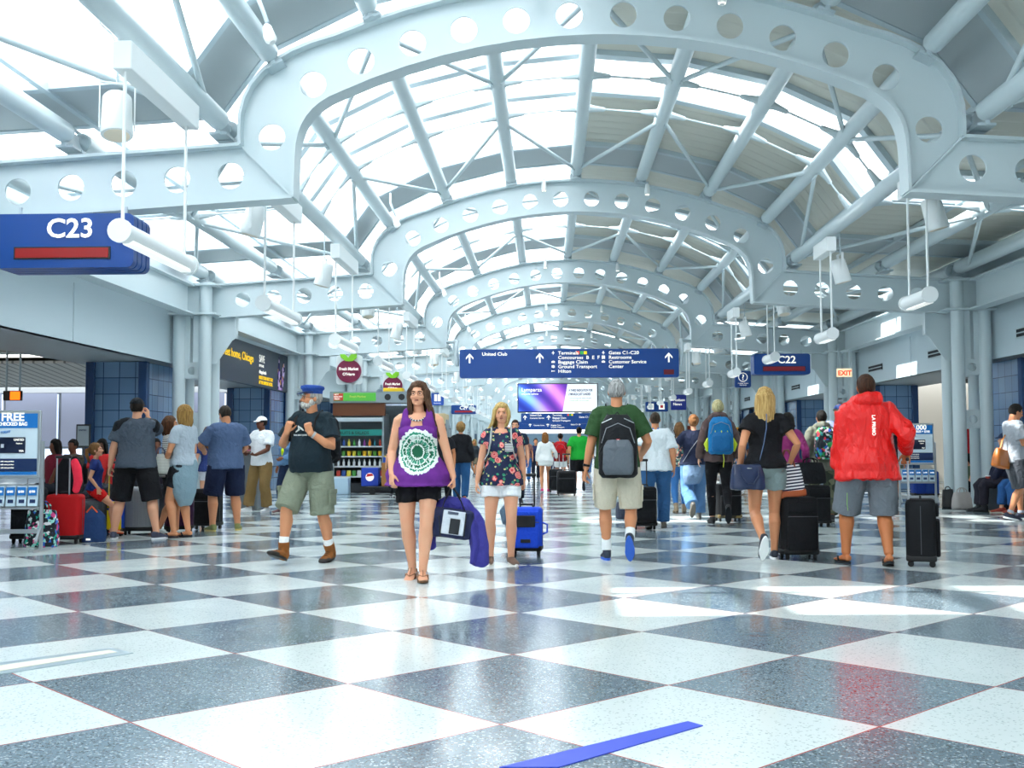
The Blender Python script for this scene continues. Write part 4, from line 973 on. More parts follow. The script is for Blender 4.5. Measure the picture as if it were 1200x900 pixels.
    if hk != 'none':
        th = {'short': .009, 'buzz': .004, 'bald': .004, 'curly': .03}.get(hk, .014)
        m = MB(); n0 = len(m.v); C0 = V((0, -.014, 1.655)); fr_ = .07 if hk not in ('bald', 'buzz') else .045
        e = MB().ell((0, 0, 0), (.074+th, .094+th, .095+th), nu=36, nv=24)
        vs = []
        for v in e.v:
            p = v + C0; hid = False
            front = p.y > .03
            if p.y > .045 and p.z < 1.665+ (.02 if hk in ('short', 'bald', 'buzz') else .012): hid = True
            if p.y > -.0 and p.z < (1.63 if hk in ('short', 'bald', 'buzz') else 1.60): hid = True
            if p.z < 1.575 and hk in ('short', 'bald', 'buzz'): hid = True
            if p.y > .035 and p.z < 1.703 and abs(p.x) < .052 : hid = True
            if hid: p = C0 + v*.80
            elif hk in ('short', 'long', 'bob', 'curly'):
                p = C0 + v*(1+ (.05 if hk != 'curly' else .16)*noise.noise(v*(28 if hk != 'curly' else 40)) + .03*max(0, v.z*8))
            vs.append(HT(p))
        m.add(vs, e.f)
        def strand(ang, rad, z0, pts_, r0): m.path([HT(p) for p in pts_], r0, 7)
        if hk in ('long', 'bob', 'verylong'):
            Lh = {'bob': .155, 'long': .30, 'verylong': .43}[hk]; rnd = random.Random(int(x*100)+5)
            nS = (46, 30, 18)[lod]
            for i in range(nS):
                a = (i/(nS-1)-.5)*radians(250); j = rnd.uniform(-.008, .008); fl = hair[3] if len(hair) > 3 else 0
                sx_, cy_ = sin(a), -cos(a); L2 = Lh*rnd.uniform(.8, 1.05)
                sp_ = 1.55 if hk == 'verylong' else 1.0
                p = [(sx_*.05, -.014+cy_*.06, 1.735), (sx_*(.083+j), -.014+cy_*(.098+j), 1.665), (sx_*(.088+j), -.016+cy_*(.098), 1.60), (sx_*(.088+j)*(sp_*.5+.5)+fl*.3, -.03+cy_*.085+(.02 if sp_ > 1 else 0), 1.60-L2*.5), (sx_*(.082+2*j)*sp_+fl, -.045+cy_*(.06), 1.60-L2)]
                m.path([HT(q) for q in p], [(.014*s), .016*s, .016*s, .014*s, .004*s], 7)
        if hk == 'pony':
            m.path([HT(q) for q in ((0, -.10, 1.68), (0, -.145, 1.66), (.01, -.15, 1.58), (.01, -.13, 1.48), (.0, -.11, 1.42))], [.02*s, .03*s, .034*s, .028*s, .008*s], 10)
        if hk == 'bun': he((0, -.10, 1.70), (.045, .04, .04), m); he((.01, -.115, 1.66), (.03, .025, .03), m)
        if hk in ('long', 'bob', 'verylong', 'pony', 'bun', 'curly'): bake(m, 'hair', HM, r, (.006, .009, .013)[lod], 1, wrinkle(.004, 30, 1))
        else: m.build('hair', HM, r, smooth=True, auto=False)
    if hat:
        m = MB(); hkd, hcol = hat[0], hat[1]
        e = MB().ell((0, 0, 0), (.088, .108, .10), nu=28, nv=16); vs = []
        for v in e.v:
            p = v + V((0, -.014, 1.662))
            zc = 1.685 if hkd == 'cap' else 1.695
            if p.z < zc: p.z = zc - .004
            vs.append(HT(p))
        m.add(vs, e.f)
        if hkd == 'cap':
            br = []
            for i in range(11):
                a = radians(-62+124*i/10); br.append((.083*sin(a), .075*cos(a)+.0, 1.69-.012*abs(sin(a))))
            out = [(x_*1.02, y_+.075*cos(radians(-62+124*i/10))**.6, z_-.018) for i, (x_, y_, z_) in enumerate(br)]
            vs = [HT(p) for p in br]+[HT(p) for p in out]+[HT((p[0], p[1], p[2]-.006)) for p in br]+[HT((p[0], p[1], p[2]-.006)) for p in out]
            fs = []
            for i in range(10): fs += [(i, i+1, 12+i, 11+i), (22+i, 33+i, 34+i, 23+i), (11+i, 12+i, 34+i, 33+i), (i, 22+i, 23+i, i+1)]
            m2 = MB().add(vs, fs)
            h_ = m.build('cap', fabric(hcol), r, smooth=True); m2.build('cap_brim', fabric(hat[2] if len(hat) > 2 else hcol), h_, smooth=True)
        else:    # flat-topped fisherman's cap
            m = MB(); m.rings([(0, -.012, 1.682, .083, .102), (0, -.012, 1.715, .086, .106), (0, -.012, 1.735, .104, .124), (0, -.01, 1.758, .098, .118), (0, -.01, 1.768, .06, .08)], 28, HT)
            h_ = m.build('fisherman_cap', fabric(hcol), r, smooth=True)
            m2 = MB().ell((0, 0, 0), (.075, .06, .008)); m2.v = [HT(V((v.x, v.y*.9+.095, 1.688+v.z-.3*max(0, v.y)))) for v in m2.v]
            m2.build('cap_brim', fabric('#16284f'), h_, smooth=True)
            m2 = MB().path([HT((.087*sin(a), -.012+.106*cos(a), 1.695)) for a in [radians(-75+150*i/12) for i in range(13)]], .005*s, 6); m2.build('cap_braid', mat('#1a2a55', .5), h_, smooth=True)
    # upper clothing
    tp = dict(kind='tee', m=fabric('#333333'), hem=.86, off=.016, flare=0); tp.update(top or {})
    m = MB(); off = tp['off']; hem = tp['hem']; R_ = []
    for (cx, cy_, z_, rx, ry) in tring(tor, off):
        if z_ >= hem+.03: R_.append((cx, cy_, z_, rx, ry))
    loose = tp.get('loose', .012)
    R2 = []
    for (cx, cy_, z_, rx, ry) in R_:
        k_ = max(0, (1.25-z_)/.35)
        mx = .163*w+off if sex == 'm' else .150*w+off
        rx = max(rx, (mx*(1-k_*.0)) if z_ < 1.25 and tp.get('straight', sex == 'm') else rx) + loose*k_ + tp['flare']*k_*k_
        ry = ry + loose*k_ + tp['flare']*k_*k_*.8
        R2.append((cx, cy_, z_, rx, ry))
    b0_ = R2[0]; R2 = [(b0_[0], b0_[1], hem, b0_[3]+.004+tp['flare']*.3, b0_[4]+.004+tp['flare']*.25)] + R2
    neck = tp.get('neck', 1.475)
    R2 = [q for q in R2 if q[2] <= neck]
    if tp['kind'] in ('tee', 'long', 'jacket'): R2.append((0, -.018, neck+.012, .074*w, .066*w) if tp['kind'] != 'jacket' else (0, -.018, neck+.03, .085*w, .078*w))
    m.rings(R2, 28, T)
    if sex == 'f':
        for g in (-1, 1): m.ell((g*.068*w, .075*w, 1.285), (.066*w+off*.5, .062*w+off*.4, .066*w), T=T)
    sl = {'tee': .62, 'long': 2, 'jacket': 2, 'tank': 0}[tp['kind']]; sl = tp.get('sleeve', sl); so_ = tp.get('soff', .016)*s
    for k in 'RL':
        a, e, q, d, n, t, cu = arms[k]; fw_ = min(w, 1.12)*(1 if sex == 'm' else .9)
        if sl > 0: m.path([T((0, -.02, 1.435)), T((0, -.02, 1.43)).lerp(a, .55), a+V((0, 0, .003*s))], [.052*s+so_*.8, .064*s*fw_+so_*.7, .062*s*fw_+so_*.6], 14)
        if 0 < sl <= 1: m.path([a, a.lerp(e, sl*.5), a.lerp(e, sl)], [.058*s*fw_+so_*.6, .054*s*fw_+so_, .051*s*fw_+so_*1.5], 16, round_=False)
        if sl > 1:
            ex = min(1, (sl-1)); end = e.lerp(q, ex*.97)
            m.path([a, a.lerp(e, .5), e, e.lerp(q, .3), end.lerp(e, .1), end], [.058*s*fw_+so_*.7, .052*s*fw_+so_, .044*s*fw_+so_, .043*s*fw_+so_, .034*s+so_*.9, .031*s+so_*.7], 16, round_=False)
        if sl == 0:
            g_ = 1 if k == 'R' else -1
            m.ell((g_*.085*w, .07, 1.375), (.05*w, .045, .06), T=T); m.ell((g_*.085*w, -.06, 1.37), (.055*w, .05, .07), T=T)
            m.path([T((g_*.105*w, .07, 1.33)), T((g_*.098*w, .075, 1.42)), T((g_*.093*w, .03, 1.484)), T((g_*.093*w, -.03, 1.505)), T((g_*.095*w, -.08, 1.46)), T((g_*.10*w, -.10, 1.36))], [(.045*s, .02*s), (.034*s, .02*s), (.026*s, .018*s), (.026*s, .018*s), (.032*s, .02*s), (.045*s, .02*s)], 10, hint=V((0, 1, 0)))
    if tp.get('hood'):
        m.path([T((.075, .045, 1.465)), T((.100, -.02, 1.505)), T((.075, -.085, 1.52)), T((0, -.112, 1.52)), T((-.075, -.085, 1.52)), T((-.100, -.02, 1.505)), T((-.075, .045, 1.465))], [.022*s, .040*s, .05*s, .056*s, .05*s, .040*s, .022*s], 12)
    amp = tp.get('amp', .0055)
    shirt = bake(m, tp.get('name', {'tee': 'tee_shirt', 'long': 'long_sleeved_shirt', 'jacket': 'jacket', 'tank': 'tank_top'}[tp['kind']]), tp['m'], r, vc, 2, wrinkle(amp*2.3, 8, x*3, .35))
    if tp.get('label'): shirt['label'] = tp['label']
    if tp.get('collar'):
        c_ = MB().path([T((.05, .055, 1.45)), T((.072, .0, 1.49)), T((.04, -.06, 1.50)), T((-.04, -.06, 1.50)), T((-.072, .0, 1.49)), T((-.05, .055, 1.45))], [(.008*s, .02*s)]*6, 8); c_.build('collar', tp['collar'] if not isinstance(tp['collar'], bool) else tp['m'], shirt, smooth=True)
    # lower clothing
    bt_ = dict(kind='shorts', m=fabric('#222222'), leg=.75, off=.018, bag=.012, waist=1.0); bt_.update(bottom or {})
    m = MB(); of = bt_['off']; bag = bt_['bag']
    def TP(p): q = V(p); q = piv + Matrix.Rotation(-lean*.4, 3, 'X') @ (q-piv); q.z -= drop; return q*s
    pr_ = [q for q in tring(tor, of*.7) if q[2] <= bt_['waist']+.01]; cr = .83 if bt_['kind'] != 'leggings' else .86
    m.rings([(0, 0, cr, .10*w, .085*w)] + [(q[0], q[1], q[2], q[3]*.985, q[4]) for q in pr_] + [(0, 0, bt_['waist']+.02, pr_[-1][3]-.01, pr_[-1][4]-.006)], 24, TP)
    for k in 'RL':
        h_, kn, an, pitch, yw = legs[k]; lg = bt_['leg']; cb = V((0, -.014*s, 0))
        if bt_['kind'] == 'skirt': continue
        if lg <= 1.12:
            end = h_.lerp(kn, min(lg, 1)) + ((an-kn).normalized()*(lg-1)*TH*s if lg > 1 else V((0, 0, 0)))
            m.path([h_, h_.lerp(end, .4), h_.lerp(end, .8), end], [(.092*w+of)*s, (.090*w+of+bag*.3)*s, (.078*w+of*.9+bag*.55)*s*(1 if lg > .5 else 1.08), (.074*w+of*.8+bag*.75)*s*(1 if lg > .5 else 1.1)], 20, round_=False)
        else:
            tk = .0 if bt_['kind'] == 'leggings' else 1; end = kn.lerp(an, min(1.08, (lg-1)))
            m.path([h_, h_.lerp(kn, .4), kn.lerp(h_, .1), kn.lerp(an, .12), kn.lerp(an, .35)+cb, end.lerp(kn, .15), end], [(.09*w+of)*s, (.083*w+of+bag*.3*tk)*s, (.060*w+of+bag*.6*tk)*s, (.058*w+of+bag*.7*tk)*s, (.057*w+of+bag*tk*.7)*s, (.042*w+of+bag*1.4*tk)*s, (.040*w+of+bag*1.6*tk)*s], 20, round_=False)
    if bt_['kind'] == 'skirt':
        hz = bt_.get('hemz', .5); m.rings([(0, .0, hz, .20*w, .19*w), (0, 0, .7, .195*w, .17*w), (0, 0, .9, .18*w, .14*w)], 28, TP)
    low = bake(m, bt_.get('name', {'shorts': 'shorts', 'trousers': 'trousers', 'leggings': 'leggings', 'skirt': 'skirt'}[bt_['kind']]), bt_['m'], r, vc, 2, wrinkle(.009 if bt_['kind'] != 'leggings' else .001, 9, x*5))
    if bt_.get('pockets'):
        for k, g in (('R', 1), ('L', -1)):
            h_, kn, an, _, _ = legs[k]; c_ = h_.lerp(kn, .62) + V((g*(.080*w+of+bag*.45)*s, 0, 0))
            MB().box(c_, (.018*s, .13*s, .15*s), bev=.008).box(c_+V((g*.004, 0, .06*s)), (.02*s, .14*s, .045*s), bev=.006).build('cargo_pocket', bt_['m'], low, smooth=True)
    # socks and shoes
    for k, g in (('R', 1), ('L', -1)):
        h_, kn, an, pitch, yw = legs[k]; Rf = Matrix.Rotation(yw, 3, 'Z') @ Matrix.Rotation(pitch, 3, 'X')
        fo = lambda p: an + Rf @ (V(p)*s)
        def FR(R_, mb, n=16, sq=2.3):
            vs = []; fs = []
            for (y_, zc, rx, rz) in R_:
                o = len(vs)
                for i in range(n):
                    a = 2*pi*i/n; c_, s_ = cos(a), sin(a); vs.append(fo((rx*math.copysign(abs(c_)**(2/sq), c_), y_, zc+rz*math.copysign(abs(s_)**(2/sq), s_))))
                if o:
                    for i in range(n): j = (i+1) % n; fs.append((o-n+i, o-n+j, o+j, o+i))
            fs += [tuple(range(n-1, -1, -1)), tuple(range(len(vs)-n, len(vs)))]; mb.add(vs, fs)
        sock = socks
        if sock:
            up_ = (kn-an).normalized(); MB().path([an+up_*(.045 if shoes[0] == 'boot' else .01)*s, an+up_*sock[1]*s], [.042*s*w, .043*s*w], 16, round_=False).build('sock', fabric(sock[0]), r, smooth=True)
        st = shoes[0]
        if st in ('sneaker', 'slipon', 'boot', 'ankle', 'dress'):
            m = MB(); hgt = {'sneaker': .0, 'slipon': -.012, 'boot': .03, 'ankle': .05, 'dress': -.005}[st]; W = 1.14 if st == 'boot' else 1.0
            FR([(-.072, -.035, .018, .02), (-.062, -.03, .034*W, .042+hgt*.4), (-.03, -.03, .038*W, .047+hgt*.5), (.02, -.034, .040*W, .045+hgt*.3), (.07, -.045, .044*W, .034), (.12, -.053, .047*W, .026*W), (.165, -.058, .042*W, .022*W), (.19, -.062, .026*W, .014)], m)
            if st in ('boot', 'ankle'): m.path([fo((0, -.01, -.03)), fo((0, -.008, .01)), an+(kn-an).normalized()*(.085 if st == 'boot' else .09)*s], [.05*s, .053*s, .057*s] if st == 'boot' else [.046*s, .045*s, .05*s], 16, round_=False)
            elif st != 'slipon': m.path([fo((0, -.015, -.03)), fo((0, -.02, .012))], [.042*s, .041*s], 14, round_=False)
            u_ = bake(m, {'boot': 'boot', 'ankle': 'ankle_boot'}.get(st, 'shoe'), mat(shoes[1], .6) if st != 'boot' else fabric(shoes[1]), r, .006 if lod == 0 else .009, 2)
            m = MB(); O = []
            for i in range(24):
                a = 2*pi*i/24; yy = cos(a); xx = sin(a); O.append((xx*(.046 if yy > 0 else .04)*W*(1-.1*(yy > .6)), .06+.14*yy))
            n_ = len(O); zt, zb = (-.062, -.085)
            vs = [fo((a, b, zt)) for a, b in O]+[fo((a*1.02, b, zb)) for a, b in O]
            m.add(vs, [tuple(range(n_)), tuple(range(2*n_-1, n_-1, -1))]+[(i, n_+i, n_+(i+1) % n_, (i+1) % n_) for i in range(n_)])
            m.build('shoe_sole', mat(shoes[2], .6), u_, smooth=True)
            if st in ('sneaker', 'boot') and lod == 0:
                q = MB()
                for i in range(4): q.path([fo((-.022, .035+.022*i, .012-.011*i)), fo((0, .038+.022*i, .02-.012*i)), fo((.022, .035+.022*i, .012-.011*i))], .003*s, 6)
                q.build('laces', mat('#d8d2c4' if st == 'sneaker' else '#3a2a1a', .7), u_, smooth=True)
            if st == 'boot':
                q = MB(); FR([(.11, -.055, .05*W, .025), (.15, -.058, .050*W, .026), (.19, -.062, .036*W, .02), (.2, -.064, .02, .01)], q); q.build('toe_cap', mat('#2a2420', .6), u_, smooth=True)
        elif st in ('flipflop', 'sandal'):
            m = MB(); O = []
            for i in range(24):
                a = 2*pi*i/24; O.append((sin(a)*(.05 if cos(a) > 0 else .042), .062+.138*cos(a)))
            n_ = len(O); vs = [fo((a, b, -.078)) for a, b in O]+[fo((a, b, -.095)) for a, b in O]
            m.add(vs, [tuple(range(n_)), tuple(range(2*n_-1, n_-1, -1))]+[(i, n_+i, n_+(i+1) % n_, (i+1) % n_) for i in range(n_)])
            f_ = m.build('sandal_sole', mat(shoes[2], .7), r, smooth=True)
            q = MB().path([fo((.045, .06, -.075)), fo((.04, .085, -.035)), fo((0, .13, -.045)), fo((-.04, .085, -.035)), fo((-.045, .06, -.075))], [(.010*s, .004*s)]*5, 8)
            if st == 'sandal': q.path([fo((.042, -.0, -.07)), fo((.04, 0, -.015)), fo((0, .035, .005)), fo((-.04, 0, -.015)), fo((-.042, 0, -.07))], [.004*s]*5, 6); q.path([fo((0, .13, -.045)), fo((0, .08, -.02)), fo((0, .035, .002))], .004*s, 6)
            q.build('sandal_strap', mat(shoes[1], .6), f_, smooth=True)
    if watch:
        a, e, q, d, n, t, cu = arms[watch[0]]; f_ = (q-e).normalized(); x_, y_, _ = frame(f_)
        MB().path([q-f_*.035*s-f_*.011*s, q-f_*.035*s+f_*.011*s], [.036*s, .036*s], 16, round_=False).build('watch', mat(watch[1], .3, .5), r, smooth=True)
    info = dict(root=r, T=T, s=s, arms=arms, legs=legs, HT=HT, w=w, vc=vc, M=Matrix.Translation((x, y, z)) @ Matrix.Rotation(rot, 4, 'Z'), lod=lod, rot=rot, loc=(x, y, z), shirt=shirt)
    return info
def handpos(P, k, off=.07):
    a, e, q, d, n, t, cu = P['arms'][k]; return P['M'] @ (q + d*off + n*.02)
# a backpack worn on P's back, top-level
def backpack(P, label, m1, m2, W=.30, H_=.46, Dp=.17, z0=1.02, strap=None, acc=None, front=False, straps_only=False, kind='backpack'):
    s, T = P['s'], P['T']; r = empty(kind, P['loc'], P['rot'], label, 'backpack')
    w = P['w']; yb = -(.112*w+.02)
    m = MB(); zc = z0+H_/2
    m.rings([(0, yb-Dp*.5, z0, W*.40, Dp*.42), (0, yb-Dp*.55, z0+.04, W*.5, Dp*.55), (0, yb-Dp*.55, zc, W*.5, Dp*.55), (0, yb-Dp*.5, z0+H_*.85, W*.44, Dp*.48), (0, yb-Dp*.42, z0+H_, W*.28, Dp*.3)], 24, T, sq=3.2)
    bake(m, 'pack_body', m1, r, P['vc'], 3, wrinkle(.006, 10))
    m = MB(); m.rings([(0, yb-Dp*1.02, z0+.03, W*.34, Dp*.22), (0, yb-Dp*1.08, z0+.08, W*.40, Dp*.25), (0, yb-Dp*1.08, z0+H_*.48, W*.38, Dp*.22), (0, yb-Dp*.98, z0+H_*.6, W*.28, Dp*.12)], 20, T, sq=3)
    bake(m, 'front_pocket', m2, r, P['vc'], 2)
    st = strap or m1
    for g in (-1, 1):
        m = MB().path([T((g*.075*w, yb-.01, z0+H_*.9)), T((g*.095*w, -.02, 1.50)), T((g*.10*w, .075*w+.02, 1.42)), T((g*.105*w, .118*w+.018, 1.32)), T((g*.13*w, .09*w+.02, 1.20)), T((g*.17*w+.012, 0, 1.12)), T((g*.13*w, yb, z0+.06))], [(.008*s, .026*s)]*4+[(.006*s, .016*s)]*3, 8, hint=V((0, 1, 0)))
        m.build('shoulder_strap', st, r, smooth=True)
    MB().path([T((-.03, yb-.03, z0+H_-.01)), T((0, yb-.02, z0+H_+.03)), T((.03, yb-.03, z0+H_-.01))], .007*s, 8).build('grab_handle', st, r, smooth=True)
    q = MB().path([T((-W*.42, yb-Dp*.95, z0+H_*.55)), T((-W*.3, yb-Dp*1.0, z0+H_*.78)), T((0, yb-Dp*1.0, z0+H_*.86)), T((W*.3, yb-Dp*1.0, z0+H_*.78)), T((W*.42, yb-Dp*.95, z0+H_*.55))], .004*s, 6)
    q.build('zip', mat('#8a8f96', .4), r, smooth=True)
    if acc:
        for g in (-.6, 0, .6):
            MB().path([T((g*W*.5, yb-Dp*1.24+abs(g)*.02, z0+H_*.12)), T((g*W*.42, yb-Dp*1.24+abs(g)*.02, z0+H_*.4)), T((g*W*.40, yb-Dp*1.08+abs(g)*.02, z0+H_*.62))], .007*s, 6).build('cord', acc, r, smooth=True)
        for g in (-1, 1): MB().path([T((g*W*.52, yb-Dp*.5, z0+.05)), T((g*W*.57, yb-Dp*.5, z0+.14)), T((g*W*.5, yb-Dp*.5, z0+.22))], [.02*s, .035*s, .015*s], 8).build('side_pouch', acc, r, smooth=True)
    return r
# wheeled suitcase: foot point x,y on the floor; rz = way the tall front face looks; lean in radians
def suitcase(label, x, y, rz, W=.36, D=.24, H_=.56, col='#101216', tilt=0, handle=.45, style='soft', group=None, hcol='#1a1c20', rough=.7, z=0, name='suitcase', col2=None, rods='#b8bcc0', wheels=True):
    r = empty(name, (x, y, z), rz, label, 'suitcase', group); r.rotation_euler = (tilt, 0, rz)
    cm = fabric(col, scale=120, bump=.15, rough=rough) if style == 'soft' else mat(col, .35)
    zb = .06 if wheels else 0
    MB().box((0, 0, zb+H_/2), (W, D, H_), bev=.045 if style == 'soft' else .06).build('shell', cm, r, smooth=True)
    if style == 'soft':
        MB().box((0, -D/2-.012, zb+H_*.36), (W*.84, .045, H_*.6), bev=.02).build('front_pocket', fabric(col2 or col, scale=100, rough=.8), r, smooth=True)
        MB().box((0, -D/2-.008, zb+H_*.82), (W*.8, .035, H_*.2), bev=.015).build('top_pocket', fabric(col2 or col, scale=100, rough=.8), r, smooth=True)
        q = MB().path([(-W*.42, -D/2-.036, zb+H_*.66), (W*.42, -D/2-.036, zb+H_*.66)], .004, 6); q.path([(-W/2-.001, 0, zb+.06), (-W/2-.001, 0, zb+H_-.06)], .004, 6); q.path([(W/2+.001, 0, zb+.06), (W/2+.001, 0, zb+H_-.06)], .004, 6); q.build('zip', mat('#4a4e54', .4), r)
    else:
        for k in range(5): MB().box((-W*.34+W*.17*k, -D/2-.002, zb+H_/2), (.014, .012, H_*.78), bev=.004).build('rib', cm, r, smooth=True)
    MB().box((0, 0, zb+.02), (W*1.01, D*1.01, .06), bev=.02).build('bumper', mat('#16181b', .6), r, smooth=True)
    if wheels:
        for a in (-1, 1):
            for b in (-1, 1): MB().tube((a*(W/2-.04)-.012, b*(D/2-.04), .028), (a*(W/2-.04)+.012, b*(D/2-.04), .028), .028, n=16).box((a*(W/2-.04), b*(D/2-.04), .055), (.03, .04, .03)).build('wheel', RUB, r, smooth=True)
    MB().path([(-.07, 0, zb+H_-.005), (-.06, 0, zb+H_+.025), (.06, 0, zb+H_+.025), (.07, 0, zb+H_-.005)], .01, 8).build('carry_handle', mat(hcol, .6), r, smooth=True)
    if handle:
        h_ = MB().box((0, D/2-.03, zb+H_+handle), (.19, .032, .035), bev=.012).build('grip', mat(hcol, .5), r, smooth=True)
        for a in (-1, 1): MB().tube((a*.075, D/2-.03, zb+H_-.02), (a*.075, D/2-.03, zb+H_+handle), .009, n=10).build('telescopic_rod', mat(rods, .3, .8 if rods[1] > '7' else 0), r, smooth=True)
    return r
def grip_top(r, H_, D, handle, tilt):
    return r.matrix_basis @ V((0, D/2-.03, .06+H_+handle))
# ------------------------------------------------------------------ the travellers
def at(fx, fy, ty): x, y = gnd(fx, fy); return x, y, topz(fx, ty, y)
def P_(label, fx, fy, ty, rot, **k):
    x, y, H = at(fx, fy, ty); return person(label, x, y, H, rot, **k)
def bag(label, x, y, z, W, D, H_, m, rz=0, handle=.18, hm=None, kind='handbag', cat='bag', soft=.03, strap=None, tilt=0, hn=2):
    r = empty(kind, (x, y, z), rz, label, cat); r.rotation_euler = (0, tilt, rz)
    q = MB().rings([(0, 0, 0, W*.5, D*.5), (0, 0, H_*.1, W*.52, D*.54), (0, 0, H_*.6, W*.5, D*.46), (0, 0, H_*.97, W*.44, D*.24), (0, 0, H_, W*.42, D*.2)], 24, sq=4)
    bake(q, 'bag_body', m, r, .009 if y < 14 else .014, 3, wrinkle(.008, 9, x))
    for s in ((-1, 1) if hn == 2 else (1,)):
        if handle: MB().path([(-W*.22, s*D*.22, H_*.86), (-W*.2, s*D*.2, H_+handle*.5), (-W*.08, s*D*.1, H_+handle*.95), (W*.08, s*D*.1, H_+handle*.95), (W*.2, s*D*.2, H_+handle*.5), (W*.22, s*D*.22, H_*.86)], .009, 8).build('handle', hm or m, r, smooth=True)
    if strap: MB().path(strap, [(.004, .013)]*len(strap), 6, hint=V((0, 1, 0))).build('shoulder_strap', hm or m, r, smooth=True)
    return r
F = fabric
SK1, SK2, SK3, SKD = '#e0ab8a', '#d0946c', '#c5855a', '#6b4230'
# 1 -- man in the blue fisherman's cap
up_ = lambda g, w_, cu=1.15: dict(w=w_, d=(-g*.35, .12, .93), n=(0, -1, -.1), th=(-g, 0, .3), curl=cu, pole=(g*.75, -.35, -1))
p = P_('bearded man in blue fisherman cap, dark tee and olive cargo shorts, gripping his backpack straps', 364, 659, 455, 2.80, w=1.13, sk=SK2, step=dict(RF=(.13, .24, .13, .32, -.1), LF=(-.10, -.16, .10, -.12, .1)),
       RH=up_(1, (.17, .175, 1.305)), LH=up_(-1, (-.115, .20, 1.29)), head=(-.62, .03), top=dict(kind='tee', m=F('#18272f'), hem=.90, off=.022, sleeve=.72, soff=.026), belly=.05,
       bottom=dict(kind='shorts', m=F('#7f8674', rough=.9), leg=1.02, bag=.03, pockets=True), shoes=('boot', '#8a5428', '#1c1a18'), socks=('#eef0f0', .14), hair=('short', '#c9c4bb', '#8f8a84'), hat=('fisher', '#2a4a94'), glasses=True, beard='#e6e2da', watch=('L', '#b9bdc0'), hand_curl=(1, 1))
backpack(p, 'dark backpack worn by the man in the fisherman cap', F('#15171b'), F('#1d2024'), W=.36, z0=.98, H_=.5, strap=F('#33302f'))
s_ = p['shirt']; T_ = p['T']
text('THE BEST JUNK YARD', .022, T_((.10, .165, 1.262)), mat('#d8dcda', .6), s_, rot=(pi/2+.1, 0, pi), bold=.02)
MB().path([T_((.07, .172, 1.30)), T_((.03, .178, 1.325)), T_((.045, .172, 1.36)), T_((.0, .178, 1.33)), T_((-.02, .178, 1.315))], [.006, .01, .006, .01, .005], 6).build('print', mat('#d8dcda', .6), s_, smooth=True)
# 2 -- woman in the purple tie-dye top
def tiedye():
    k = NT('purple_tie_dye'); o = k.obj(); X = k.xyz(o)
    dx = k.math('SUBTRACT', X[0], -.01); dz = k.math('MULTIPLY', k.math('SUBTRACT', X[2], 1.085), .92)
    r0 = k.math('SQRT', k.math('ADD', k.math('MULTIPLY', dx, dx), k.math('MULTIPLY', dz, dz)))
    nz = k.n('ShaderNodeTexNoise', {'Vector': o, 'Scale': 22, 'Detail': 3}).outputs[0]
    rr = k.math('ADD', r0, k.math('MULTIPLY', k.math('SUBTRACT', nz, .5), .03))
    an = k.math('ARCTAN2', dz, dx); ray_ = k.n('ShaderNodeTexNoise', {'Vector': k.n('ShaderNodeCombineXYZ', {0: k.math('MULTIPLY', an, 5.0), 1: k.math('MULTIPLY', r0, 9.0)}).outputs[0], 'Scale': 1.6, 'Detail': 1}).outputs[0]
    rr = k.math('ADD', rr, k.math('MULTIPLY', k.math('SUBTRACT', ray_, .5), .035))
    rp = k.n('ShaderNodeValToRGB', {0: k.math('DIVIDE', rr, .22)}); rp.color_ramp.interpolation = 'CONSTANT'
    e = rp.color_ramp.elements; G, W_, Tl, Pu = lin('#0b5a3c'), lin('#e6efe9'), lin('#2b8a6c'), lin('#5a1478')
    e[0].color = G; e[1].position = .22; e[1].color = W_
    for ps, c in ((.265, G), (.32, Tl), (.42, W_), (.455, G), (.53, Tl), (.57, W_), (.61, Tl), (.68, W_), (.82, Pu)):
        q = e.new(ps); q.color = c
    ingr = k.math('MULTIPLY', k.math('GREATER_THAN', rr, .055), k.math('LESS_THAN', rr, .172))
    stk = k.math('MULTIPLY', k.math('GREATER_THAN', ray_, .57), ingr)
    c = k.mix(k.math('MULTIPLY', stk, .75), rp.outputs[0], W_)
    pu = k.mix(k.n('ShaderNodeTexNoise', {'Vector': o, 'Scale': 9, 'Detail': 3}).outputs[0], lin('#4a0f68'), lin('#7a2a98'))
    out = k.math('MAXIMUM', k.math('GREATER_THAN', rr, .176), k.math('LESS_THAN', X[1], 0.0))
    c = k.mix(out, c, pu); k.l(c, k.b.inputs['Base Color']); k.b.inputs['Roughness'].default_value = .85; return k.m
p = P_('long-haired woman with glasses in a purple and green tie-dye tank top and black shorts', 490, 679, 449, pi, sex='f', w=1.12, sk=SK1, step=dict(RF=(.06, -.10, .10, -.2), LF=(-.055, .14, .095, .05)),
       RH=dict(w=(.22, .13, .93), n=(-.8, -.6, 0), curl=.5, pole=(.5, -1, 0)), LH=dict(w=(-.33, .04, .845), d=(-.12, .05, -1), curl=1.3), head=(-.08, .02),
       top=dict(kind='tank', m=tiedye(), hem=.83, off=.016, flare=.085, loose=.012, neck=1.40, amp=.006), bottom=dict(kind='shorts', m=F('#15151a'), leg=.55, bag=.002, off=.012),
       shoes=('sandal', '#9a6a48', '#7a5a3e'), hair=('verylong', '#6a4a34', '#3a271b', -.13), glasses=True)
T_ = p['T']; nk = empty('necklace', p['loc'], p['rot'], 'short beaded necklace on the woman in the tie-dye top', 'necklace')
q = MB(); bd = [(.062*sin(a), .055+.06*cos(a)-.0, 1.432-.03*cos(a)) for a in [radians(-110+220*i/18) for i in range(19)]]
q2 = MB()
for i, b_ in enumerate(bd): (q if i % 2 else q2).ell(T_(b_), .0075, nu=8, nv=6)
